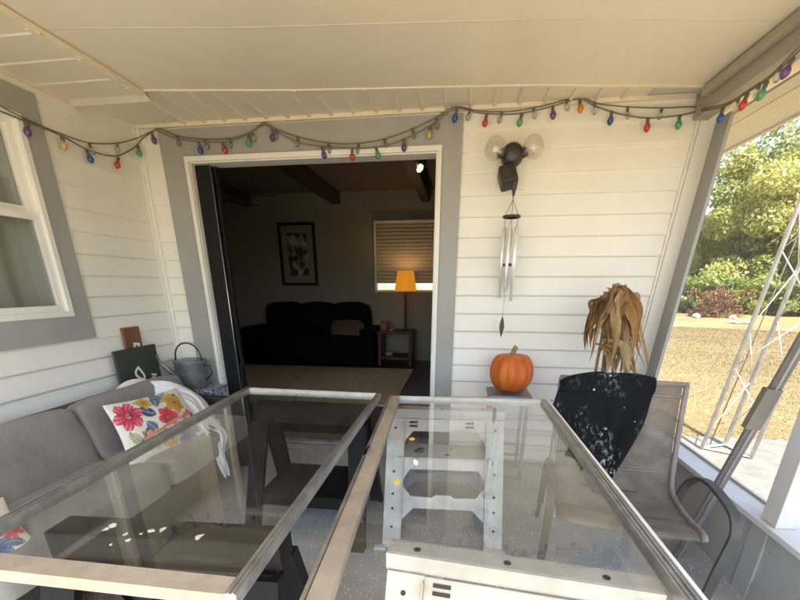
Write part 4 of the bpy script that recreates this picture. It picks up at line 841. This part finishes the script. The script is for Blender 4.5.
# signs and watering can
sg = thing('sign_board', 'dark green board with a white horseshoe and letters propped against the siding', 'sign', (-2.3, 2.63, .5))
MB().bbox((-2.32, 2.43, .5), (-2.30, 2.825, .955), .003).build('board', M['boardgreen'], sg)
def on_board(x, y): return atp(x, y, (-2.2985, 0, 0), (1, 0, 0))
def stroke(b, pts, w, z=.0015):
    pts = catm([(p[0], p[1], 0) for p in pts], 6)
    P = [on_board(p.x, p.y) for p in pts]; rows = []
    for i, p in enumerate(P):
        t = (P[min(i+1, len(P)-1)]-P[max(i-1, 0)]).normalized(); s = t.cross(Vector((1, 0, 0)))
        rows.append([p+s*w+Vector((z*.3, 0, 0)), p+s*w*.6+Vector((z, 0, 0)), p-s*w*.6+Vector((z, 0, 0)), p-s*w+Vector((z*.3, 0, 0))])
    b.grid(rows)
b = MB(); stroke(b, [(139, 367), (136.5, 370), (136, 374), (139, 377.5), (143, 379), (145, 377.5), (143.5, 374), (140.5, 370), (138.8, 368.5)], .009)
b.build('emblem', M['lettering'], sg)
b = MB()
for a, c in (((151.3, 374.2), (156.8, 374.6)), ((151.8, 377.4), (157.5, 377.8)), ((154.0, 374.4), (154.4, 377.6)), ((152.6, 380.8), (158, 381.2)), ((155, 381), (155.3, 383.2)), ((157.4, 381.2), (157.7, 384))): stroke(b, [a, ((a[0]+c[0])/2, (a[1]+c[1])/2), c], .007)
b.build('lettering', M['lettering'], sg)
pb = thing('wood_plaque', 'brown wooden plaque with a small white label above the green board', 'plaque', (-2.34, 2.66, .6))
MB().bbox((-2.352, 2.585, .6), (-2.334, 2.74, 1.095), .003).build('board', M['brown'], pb)
q = [atp(x, y, (-2.3335, 0, 0), (1, 0, 0)) for x, y in ((133.2, 342.6), (139.6, 342.9), (140.6, 350.6), (134.2, 350.4))]
lb = MB().prism(q, (.001, 0, 0)).build('label', M['lettering'], pb)
q = [atp(x, y, (-2.3322, 0, 0), (1, 0, 0)) for x, y in ((135.4, 345.2), (137.8, 345.3), (138.3, 348.4), (136, 348.3))]
MB().prism(q, (.0008, 0, 0)).build('mark', M['brown'], lb)
stb = thing('side_table', 'small corner table with a blue and white patterned top under the watering can', 'side table', (-2.12, 3.0, 0))
def tile_mat():
    m = mat('blue_white_cloth', (.5, .5, .52), .6); n, l = nodes(m); tc = n.new('ShaderNodeTexCoord'); v = n.new('ShaderNodeTexVoronoi'); v.inputs['Scale'].default_value = 34; l.new(tc.outputs['Object'], v.inputs['Vector'])
    r = n.new('ShaderNodeValToRGB'); r.color_ramp.interpolation = 'CONSTANT'; r.color_ramp.elements[0].color = (.07, .09, .16, 1); r.color_ramp.elements[1].position = .42; r.color_ramp.elements[1].color = (.42, .43, .46, 1); l.new(v.outputs['Distance'], r.inputs[0]); l.new(r.outputs[0], n['Principled BSDF'].inputs['Base Color']); return m
b = MB(); b.bbox((-2.33, 2.875, .56), (-1.93, 3.115, .585), .004); b.build('top', tile_mat(), stb)
b = MB(); b.box((-2.32, 2.885, .44), (-1.94, 2.89, .56)); b.box((-1.945, 2.89, .44), (-1.94, 3.11, .56)); b.build('skirt', tile_mat(), stb)
for x in (-2.31, -1.955):
    for y in (2.90, 3.095): MB().bar((x, y, 0), (x, y, .559), .02, .02).build('leg', M['bronze'], stb)
wcn = thing('watering_can', 'old zinc watering can with a bail handle on the corner table', 'watering can', (-2.10, 2.97, .585)); wcx, wcy = -2.15, 2.985
MB().lathe([(.0001, .586), (.108, .586), (.112, .60), (.116, .70), (.120, .79), (.125, .80), (.122, .805), (.112, .80), (.112, .62), (.0001, .615)], 28, Matrix.Translation((wcx, wcy, 0))).build('body', M['cangrey'], wcn)
b = MB(); b.lathe([(.1165, .70), (.121, .705), (.1175, .71)], 28, Matrix.Translation((wcx, wcy, 0))); b.lathe([(.1205, .795), (.128, .80), (.122, .806)], 28, Matrix.Translation((wcx, wcy, 0))); b.build('rim', M['cangrey'], wcn)
hp = [Vector((wcx+.115*math.cos(a), wcy-.01, .80+.145*math.sin(a)**.8)) for a in np.linspace(.02, PI-.02, 15)]
MB().tube(hp, .006, 8).build('handle', M['bronze'], wcn)
b = MB(); s0 = Vector((wcx-.07, wcy-.06, .66)); s1 = at(158, 360, 1, 2.83); b.tube([s0, s0.lerp(s1, .5)+Vector((0, 0, -.01)), s1], [.026, .018, .014], 10); b.tube([s1, s1+Vector((-.02, -.01, .028))], [.016, .034], 12); b.build('spout', M['cangrey'], wcn)
MB().tube([(wcx+.12, wcy, .77), (wcx+.17, wcy, .76), (wcx+.18, wcy, .70), (wcx+.118, wcy, .645)], .006, 8).build('grip', M['bronze'], wcn)
tag(MB().bbox((-1.95, .9, .002), (-1.05, 1.36, .012), .003).build('floor_mat', M['matting']), 'maroon woven mat on the grey porch floor', 'mat')

# ------------------------------------------------------------------ living room
ic = thing('couch', 'dark leather couch against the far wall of the living room', 'couch', (-2.6, 7.0, .05))
MB().bbox((-3.75, 6.62, .10), (-1.40, 7.44, .46), .03).build('base', M['couch'], ic)
for x in (-3.72, -1.62): MB().bbox((x, 6.60, .10), (x+.24, 7.40, .70), .06).build('arm', M['couch'], ic)
for i in range(3): MB().frombm(softbox((.68, .28, .62), .03, 6, i, .01), Matrix.Translation((-3.12+i*.61-.0, 7.24, .76)), True).build('back_cushion', M['couch'], ic)
for i in range(3): MB().frombm(softbox((.60, .60, .18), .02, 6, i, .01), Matrix.Translation((-3.12+i*.61, 6.90, .50)), True).build('seat_cushion', M['couch'], ic)
cu2 = MB().frombm(softbox((.52, .16, .30), .03, 6, 3, .01), Matrix.Translation((-1.86, 6.80, .66)) @ Matrix.Rotation(R(-35), 4, 'X'), True).build('cushion', M['cushion']); tag(cu2, 'tan cushion lying on the dark couch', 'cushion')
et = thing('end_table', 'dark wooden end table with a lower shelf beside the couch', 'end table', (-1.06, 7.1, .05))
MB().bbox((-1.36, 6.86, .60), (-.76, 7.36, .635), .006).build('top', M['endwood'], et); MB().bbox((-1.33, 6.89, .18), (-.79, 7.33, .205), .004).build('shelf', M['endwood'], et)
for x in (-1.325, -.795):
    for y in (6.895, 7.325): MB().bar((x, y, .05), (x, y, .599), .05, .05).build('leg', M['endwood'], et)
tl_ = thing('table_lamp', 'lit table lamp with an amber shade on the end table', 'lamp', (-.91, 7.1, .636)); lx, ly = -.905, 7.1
MB().lathe([(.0001, .637), (.09, .637), (.09, .655), (.03, .67), (.02, .70)] + [(.016+.011*math.sin(k*1.05)**2, .70+k*.02) for k in range(1, 29)] + [(.008, 1.27), (.008, 1.34)], 16, Matrix.Translation((lx, ly, 0))).build('base', M['bronze'], tl_)
def shade_mat():
    m = bpy.data.materials.new('amber_shade'); m.use_nodes = True; p = m.node_tree.nodes['Principled BSDF']; p.inputs['Base Color'].default_value = (.55, .25, .05, 1); p.inputs['Emission Color'].default_value = (.95, .33, .02, 1); p.inputs['Emission Strength'].default_value = .10; return m
shd = MB().lathe([(.185, 1.285), (.135, 1.60), (.132, 1.60), (.182, 1.285)], 28, Matrix.Translation((lx, ly, 0))).build('shade', shade_mat(), tl_)
def lamp(nm, loc, e, col, r_=.04):
    L = bpy.data.lights.new(nm, 'POINT'); L.energy = e; L.color = col; L.shadow_soft_size = r_; o = bpy.data.objects.new(nm, L); o.location = loc; COL.objects.link(o); return o
lamp('table_lamp_light', (lx, ly, 1.56), 1.3, (1, .62, .28), .05)
fp = thing('framed_picture', 'black framed print hanging above the couch', 'picture', (-2.9, 7.48, 1.4))
pl_ = lambda u, v, d: Vector((u, RY-d, v))
b = MB(); frame_box(b, -3.24, -2.56, 1.37, 2.41, .05, .0, .03, pl_); b.build('frame', M['frameblack'], fp)
MB().box((-3.19, RY-.014, 1.42), (-2.61, RY-.002, 2.36)).build('mat_board', M['paper'], fp)
def print_mat():
    m = mat('dark_print', (.04, .04, .045), .6); n, l = nodes(m); tc = n.new('ShaderNodeTexCoord'); nz = n.new('ShaderNodeTexNoise'); nz.inputs['Scale'].default_value = 7; nz.inputs['Detail'].default_value = 3; l.new(tc.outputs['Object'], nz.inputs['Vector'])
    r = n.new('ShaderNodeValToRGB'); r.color_ramp.elements[0].position = .45; r.color_ramp.elements[0].color = (.03, .03, .035, 1); r.color_ramp.elements[1].position = .62; r.color_ramp.elements[1].color = (.45, .42, .36, 1); l.new(nz.outputs['Fac'], r.inputs[0]); l.new(r.outputs[0], n['Principled BSDF'].inputs['Base Color']); return m
MB().box((-3.08, RY-.017, 1.54), (-2.72, RY-.0145, 2.24)).build('print', print_mat(), fp)
wb = thing('window_blind', 'half tilted white slat blind in the living room window', 'blind', (-.7, 7.47, 2.4))
b = MB(); z = wz1-.05
while z > wz0+.14:
    b.add([(wx0+.03, RY-.062, z-.029), (wx1-.03, RY-.062, z-.029), (wx1-.03, RY-.030, z+.029), (wx0+.03, RY-.030, z+.029), (wx0+.03, RY-.062, z-.026), (wx1-.03, RY-.062, z-.026), (wx1-.03, RY-.030, z+.032), (wx0+.03, RY-.030, z+.032)], [(3,2,1,0),(4,5,6,7),(0,1,5,4),(2,3,7,6)]); z -= .057
b.build('slats', M['blind'], wb); MB().bbox((wx0+.03, RY-.07, wz1-.035), (wx1-.03, RY-.021, wz1), .004).build('head_rail', M['white'], wb)
tag(MB().bbox((-3.9, 4.4, .052), (-.70, 6.60, .066), .004).build('rug', M['rug']), 'pale rug on the living room floor in front of the couch', 'rug')
cf = thing('ceiling_fan', 'dark ceiling fan in the living room', 'ceiling fan', (-2.9, 5.2, 2.4))
b = MB(); b.tube([(-2.95, 5.2, 2.855), (-2.95, 5.2, 2.45)], .015, 8); b.lathe([(.0001, 2.33), (.07, 2.34), (.11, 2.38), (.11, 2.43), (.06, 2.47), (.0001, 2.47)], 18, Matrix.Translation((-2.95, 5.2, 0))); b.build('motor', M['fan'], cf)
for k in range(5):
    T = Matrix.Translation((-2.95, 5.2, 2.40)) @ Matrix.Rotation(k*2*PI/5+.12, 4, 'Z') @ Matrix.Rotation(R(10), 4, 'X'); MB().bbox((.13, -.07, -.006), (.68, .07, .006), .004, T).build('blade', M['fan'], cf)
sl2 = thing('ceiling_light', 'small lit spot lamp on the living room ceiling', 'ceiling light', (-.62, 5.5, 2.8)); spz = at(420, 168, 1, 5.5)
b = MB(); b.lathe([(.05, 2.858), (.05, 2.84), (.012, 2.835), (.012, spz.z+.09)], 14, Matrix.Translation((spz.x+.05, 5.5, 0))); b.tube([(spz.x+.05, 5.5, spz.z+.09), (spz.x+.02, 5.5, spz.z+.03)], [.03, .045], 12); b.build('fitting', M['bronze'], sl2)
MB().lathe([(.0001, -.05), (.025, -.035), (.035, 0), (.025, .03), (.012, .05)], 14, Matrix.Translation(spz) @ Matrix.Rotation(R(35), 4, 'Y')).build('bulb', emit_mat('lit_bulb', (1, .55, .18), 1.2), sl2)
bk = thing('book_row', 'few reddish books standing on the end table', 'books', (-.20, 7.1, .636))
for i, (c, h) in enumerate((((.30, .05, .03), .16), ((.32, .14, .05), .13), ((.20, .04, .03), .15))): MB().bbox((-1.33+i*.045, 7.0, .637), (-1.29+i*.045, 7.13, .637+h), .002).build('book', mat('book_%d' % i, c, .6), bk)
fg = MB().lathe([(.0001, .637), (.045, .637), (.05, .66), (.03, .68), (.0001, .685)], 16, Matrix.Translation((-1.13, 7.0, 0))).build('dish', M['paper']); tag(fg, 'small pale dish next to the books on the end table', 'dish')
sh2 = MB(); sh2.frombm(softbox((.12, .1, .07), .01, 4, 2, .03), Matrix.Translation((-1.18, 7.02, .243)), True); sh2 = sh2.build('bundle', M['paper']); tag(sh2, 'pale crumpled bundle on the lower shelf of the end table', 'bundle')

# ------------------------------------------------------------------ outdoors: antenna tower, trees, brush, grass
tw = thing('antenna_tower', 'galvanized lattice antenna tower standing on the concrete pad outside the screen', 'tower', (2.95, 4.5, -.325))
TF = [Vector((2.735, 4.515, -.325)), Vector((3.035, 4.648, -.325)), Vector((3.09, 4.30, -.325))]; TH_ = 9.0
for f in TF: MB().tube([f, f+Vector((.098*TH_, 0, TH_))], .02, 10).build('leg', M['tower'], tw)
b = MB(); z = -.15; k = 0
for i, j in ((0, 1), (1, 2), (2, 0)):
    z = -.12+.08*i; s = 0
    while z < TH_-.6:
        a, c = (TF[i], TF[j]) if s % 2 == 0 else (TF[j], TF[i]); b.tube([Vector((a.x+.098*(z+.325), a.y, z)), Vector((c.x+.098*(z+.325+.55), c.y, z+.55))], .0055, 6); z += .55; s += 1
b.build('bracing', M['tower'], tw)
b = MB()
for i, j in ((0, 1), (1, 2), (2, 0)): b.bar(TF[i]+Vector((0, 0, .02)), TF[j]+Vector((0, 0, .02)), .03, .006)
b.build('base_straps', M['tower'], tw)
MB().tube([(2.87, 4.62, -.3), (3.06, 4.60, 1.5), (3.32, 4.58, 4), (3.7, 4.55, 8)], .006, 6).build('cable', M['cord'], tw)

def leafcloud(name, m, clumps, n, size, parent, flat=.0, seed=0):
    r = np.random.default_rng(seed); cl = np.array(clumps); wts = cl[:, 3]**2; idx = r.choice(len(cl), n, p=wts/wts.sum()); c = cl[idx]
    d = r.normal(size=(n, 3)); d /= np.linalg.norm(d, axis=1)[:, None]; rad = c[:, 3]*(.35+.75*r.random(n)**.6); p = c[:, :3]+d*rad[:, None]*np.array([1, 1, .8])
    nr = d*.5+r.normal(size=(n, 3))*.6+np.array([0, -.0, .5]); nr /= np.linalg.norm(nr, axis=1)[:, None]; t = np.cross(nr, r.normal(size=(n, 3))); t /= np.linalg.norm(t, axis=1)[:, None]; s = np.cross(nr, t)
    sz = size*(.6+.8*r.random(n))[:, None]; V = np.stack([p-t*sz, p+s*sz*.5-t*sz*.1, p+t*sz, p-s*sz*.5-t*sz*.1], 1).reshape(-1, 3)
    me = bpy.data.meshes.new(name); me.vertices.add(4*n); me.vertices.foreach_set('co', V.astype(np.float32).ravel()); me.loops.add(4*n); me.loops.foreach_set('vertex_index', np.arange(4*n, dtype=np.int32)); me.polygons.add(n); me.polygons.foreach_set('loop_start', np.arange(0, 4*n, 4, dtype=np.int32)); me.update(calc_edges=True); me.validate()
    tn = np.clip(c[:, 4]+r.normal(size=n)*.13, 0, 1); a = me.attributes.new('tone', 'FLOAT', 'POINT'); a.data.foreach_set('value', np.repeat(tn, 4).astype(np.float32)); me.materials.append(m)
    o = bpy.data.objects.new(name, me); COL.objects.link(o); o.parent = parent; return o
def crown(rx, rz, z0, k, seed, low=.0):
    r = random.Random(seed); out = []
    for _ in range(k):
        a = r.uniform(0, 2*PI); h = r.random(); w = math.sin(PI*(.12+.80*h))**.6; q = r.uniform(.45, 1)*rx*w
        out.append((q*math.cos(a), q*math.sin(a), z0+rz*h+r.uniform(-.3, .3), r.uniform(.5, 1.15)*rx*.30, r.uniform(.15, .85)))
    return out
def make_tree(label, h, rx, z0, m, seed, n, k=46, leaf=.14):
    t = thing('tree', label, 'tree', (0, 0, 0), 'trees at the far edge of the lawn'); r = random.Random(seed); cl = crown(rx, h-z0-.6, z0, k, seed); b = MB()
    tp = [Vector((0, 0, -.2)), Vector((.08, .03, h*.25)), Vector((-.05, .1, h*.5)), Vector((.05, 0, h*.85))]; b.tube(catm(tp, 4), [.24-.2*i/12 for i in range(13)], 9)
    for c in r.sample(cl, min(16, len(cl))):
        e = Vector(c[:3]); s = Vector((0, 0, max(.4, e.z*.55))); b.tube([s, s.lerp(e, .5)+Vector((0, 0, .25)), e], [.09, .05, .015], 6)
    o = b.build('trunk', M['bark']); o.parent = t; leafcloud('crown', m, cl, n, leaf, t, seed=seed); return t
tA = make_tree('dense green tree filling the middle of the far tree line', 10.5, 4.2, .9, M['leafA'], 1, 26000)
tB = make_tree('yellowish thin-topped tree behind the corner post', 9.0, 3.3, 1.4, M['leafB'], 2, 17000, 40)
tC = make_tree('broad dark green tree at the right of the far tree line', 12, 5.0, 1.2, M['leafA'], 3, 32000, 52)
for t, (x, y, rz, s) in ((tA, (18.3, 32.0, .3, .90)), (tB, (17.6, 38.5, 1.2, .85)), (tC, (23.9, 33.0, 2.0, 1.08))): t.location = (x, y, -.35); t.rotation_euler.z = rz; t.scale = (s, s, s)
extra = [(tA, 22.5, 40, .2, .78, 'green tree behind the dense one in the middle of the tree line'), (tB, 28, 34, 2.2, .95, 'yellowish tree right of the broad dark tree'), (tC, 30, 27, .7, .9, 'big green tree far right beyond the antenna tower'), (tA, 14.5, 41, 2.9, .8, 'green tree left of the brush pile, half behind the house'), (tC, 36, 20, 1.9, 1.0, 'big shade tree far to the right of the lawn'), (tA, 33, 13, 1.1, .95, 'green tree at the right border of the yard'), (tB, 24, 46, .4, .9, 'thin tree deep in the woods'), (tA, 19.5, 14.2, .9, .95, 'shade tree beside the lawn casting the long shadow'), (tC, 30, 44, 2.4, 1.1, 'dark tree deep behind the tree line')]
for src, x, y, rz, s, lb_ in extra:
    c = copy_tree(src); c.location = (x, y, -.35); c.rotation_euler.z = rz; c.scale = (s, s, s); c['label'] = lb_
def make_bush(label, rx, h, seed, n=7000):
    t = thing('bush', label, 'bush', (0, 0, 0), 'bushes along the tree line'); r = random.Random(seed); cl = [(r.uniform(-rx, rx), r.uniform(-rx*.7, rx*.7), r.uniform(.15, h), r.uniform(.35, .7), r.uniform(.2, .95)) for _ in range(26)]
    b = MB()
    for c in cl[:12]: b.tube([(c[0]*.2, c[1]*.2, -.1), (c[0]*.7, c[1]*.7, c[2]*.6), c[:3]], [.03, .02, .008], 5)
    o = b.build('stems', M['bark']); o.parent = t; leafcloud('foliage', M['leafC'], cl, n, .10, t, seed=seed+50); return t
b1 = make_bush('bright green bush left of the brush pile', 1.9, 2.2, 5); b1.location = (14.6, 29.5, -.35)
for i, (x, y, s, lb_) in enumerate([(17.6, 29.4, 1.0, 'bright bush just right of the brush pile'), (19.8, 27.6, .9, 'bush behind the antenna tower legs'), (22.3, 26.6, 1.1, 'bush at the right end of the hedge line'), (13.0, 31.5, 1.1, 'bush beside the house corner post'), (25.5, 24.5, 1.1, 'outermost bush far right of the lawn')]):
    c = copy_tree(b1); c.location = (x, y, -.35); c.rotation_euler.z = i*1.3; c.scale = (s, s, s*.95); c['label'] = lb_
bp_ = thing('brush_pile', 'reddish brown pile of cut brush at the edge of the lawn', 'brush pile', (14.6, 26.2, -.35)); b = MB(); r = random.Random(9)
for _ in range(420):
    a = r.uniform(0, 2*PI); q = r.random()**.7*1.25; z = r.random()*(1.75*(1-(q/1.35)**2)); p = Vector((14.55+q*math.cos(a), 26.2+q*math.sin(a), -.35+z)); d = Vector((r.gauss(0, 1), r.gauss(0, 1), r.gauss(.3, .6))).normalized()*r.uniform(.25, .75)
    b.tube([p-d*.5, p+Vector((r.uniform(-.06, .06), 0, r.uniform(-.06, .06))), p+d*.5], [.02, .015, .006], 4)
b.build('twigs', M['twig'], bp_)
leafcloud('dead_leaves', M['litter'], [(r.uniform(-1, 1), r.uniform(-1, 1), r.uniform(.1, 1.3), .35, r.random()*.5) for _ in range(18)], 1800, .07, bp_, seed=77)
def stone(label, p, s, seed):
    bm = bmesh.new(); bmesh.ops.create_icosphere(bm, subdivisions=3, radius=1); r = random.Random(seed); ph_ = [r.uniform(0, 6) for _ in range(4)]
    for v in bm.verts:
        k = 1+.18*math.sin(3*v.co.x+ph_[0])+.15*math.sin(4*v.co.y+ph_[1])+.1*math.sin(7*v.co.z+5*v.co.x+ph_[2]); v.co = Vector((v.co.x*s[0]*k, v.co.y*s[1]*k, v.co.z*s[2]*k))
    o = MB().frombm(bm, None, True).build('stone', M['rock']); o.location = p; return tag(o, label, 'stone')
stone('pale stone at the left edge of the lawn near the post', (13.1, 25.2, -.25), (.2, .18, .15), 1)
stone('long low white slab of stone right of the brush pile', (13.4, 21.9, -.30), (.45, .25, .09), 2)
stone('round pale stone at the foot of the brush pile', (14.7, 24.7, -.28), (.2, .17, .11), 4)
# grass blades near the porch and fallen leaves
def blades(name, m, n, area, h, seed, kind_label):
    r = np.random.default_rng(seed); d = r.random(n)**.6*area[1]+area[0]; an = np.radians(area[2]+(area[3]-area[2])*r.random(n)); x = d*np.sin(an); y = d*np.cos(an)
    keep = ~((x > 2.0) & (x < 4.65) & (y > 2.95) & (y < 5.0)) & (x > 1.75); x, y = x[keep], y[keep]; k = len(x); a = r.random(k)*2*PI; hh = h*(.5+r.random(k)); w = .0012+.0012*r.random(k)+.00045*np.hypot(x, y); lean = r.normal(size=(k, 2))*hh[:, None]*.8
    z = np.full(k, -.352)+.05*np.sin(x*.21)*np.cos(y*.17)*np.clip((np.hypot(x, y)-7)/12, 0, 1)
    A = np.stack([x-w*np.cos(a), y-w*np.sin(a), z], 1); B = np.stack([x+w*np.cos(a), y+w*np.sin(a), z], 1); C_ = np.stack([x+lean[:, 0], y+lean[:, 1], z+hh], 1)
    V = np.stack([A, B, C_], 1).reshape(-1, 3); me = bpy.data.meshes.new(name); me.vertices.add(3*k); me.vertices.foreach_set('co', V.astype(np.float32).ravel()); me.loops.add(3*k); me.loops.foreach_set('vertex_index', np.arange(3*k, dtype=np.int32)); me.polygons.add(k); me.polygons.foreach_set('loop_start', np.arange(0, 3*k, 3, dtype=np.int32)); me.update(calc_edges=True)
    at3 = me.attributes.new('tone', 'FLOAT', 'POINT'); at3.data.foreach_set('value', np.repeat(np.clip(.5+.13*r.normal(size=k), 0, 1), 3).astype(np.float32)); me.materials.append(m); o = bpy.data.objects.new(name, me); COL.objects.link(o); return tag(o, kind_label, 'grass', kind='stuff')
blades('grass', M['straw'], 150000, (2.5, 20, 20, 48), .022, 4, 'short dry straw-coloured grass of the lawn')
lt = leafcloud('fallen_leaves', M['litter'], [(2.35+.9*rng.random(), 2.45+.55*rng.random(), .02, .18, rng.random()) for _ in range(30)], 900, .028, None, seed=5)
for v in lt.data.vertices: v.co.z = -.345+abs(v.co.z)*.12
tag(lt, 'scattered brown and green fallen leaves beside the concrete pad', 'leaves', kind='stuff')

# ------------------------------------------------------------------ light and camera
SUN_EL, SUN_AZ = R(58), Vector((.2, -.98))
w = bpy.data.worlds.new('World'); S.world = w; w.use_nodes = True; n, l = w.node_tree.nodes, w.node_tree.links
sky = n.new('ShaderNodeTexSky'); sky.sky_type = 'NISHITA'; sky.sun_disc = False; sky.sun_elevation = SUN_EL; sky.sun_rotation = math.atan2(SUN_AZ.x, SUN_AZ.y); sky.air_density = 1.0; sky.dust_density = 1.5
l.new(sky.outputs[0], n['Background'].inputs[0]); n['Background'].inputs[1].default_value = .13
L = bpy.data.lights.new('sun', 'SUN'); L.energy = 3.9; L.angle = R(.5); L.color = (1, .93, .82); so_ = bpy.data.objects.new('sun', L); COL.objects.link(so_)
az = SUN_AZ.normalized(); dv = Vector((az.x*math.cos(SUN_EL), az.y*math.cos(SUN_EL), math.sin(SUN_EL))); so_.rotation_euler = dv.to_track_quat('Z', 'Y').to_euler()
cam = bpy.data.cameras.new('camera'); co = bpy.data.objects.new('camera', cam); COL.objects.link(co); S.camera = co
cam.sensor_fit = 'HORIZONTAL'; cam.sensor_width = 36; cam.lens = F*36/800; cam.shift_y = (CY-300)/800; cam.clip_start = .02; cam.clip_end = 900
mt = Matrix((RT, UP, -FW)).transposed().to_4x4(); mt.translation = Vector((0, 0, EYE)); co.matrix_world = mt
S.view_settings.view_transform = 'Standard'; S.view_settings.look = 'None'; S.view_settings.gamma = 1; S.view_settings.exposure = 2.6; S.view_settings.use_curve_mapping = False
S.cycles.caustics_reflective = False; S.cycles.caustics_refractive = False; S.cycles.max_bounces = 12; S.cycles.diffuse_bounces = 6; S.cycles.transparent_max_bounces = 24; S.cycles.sample_clamp_indirect = 8
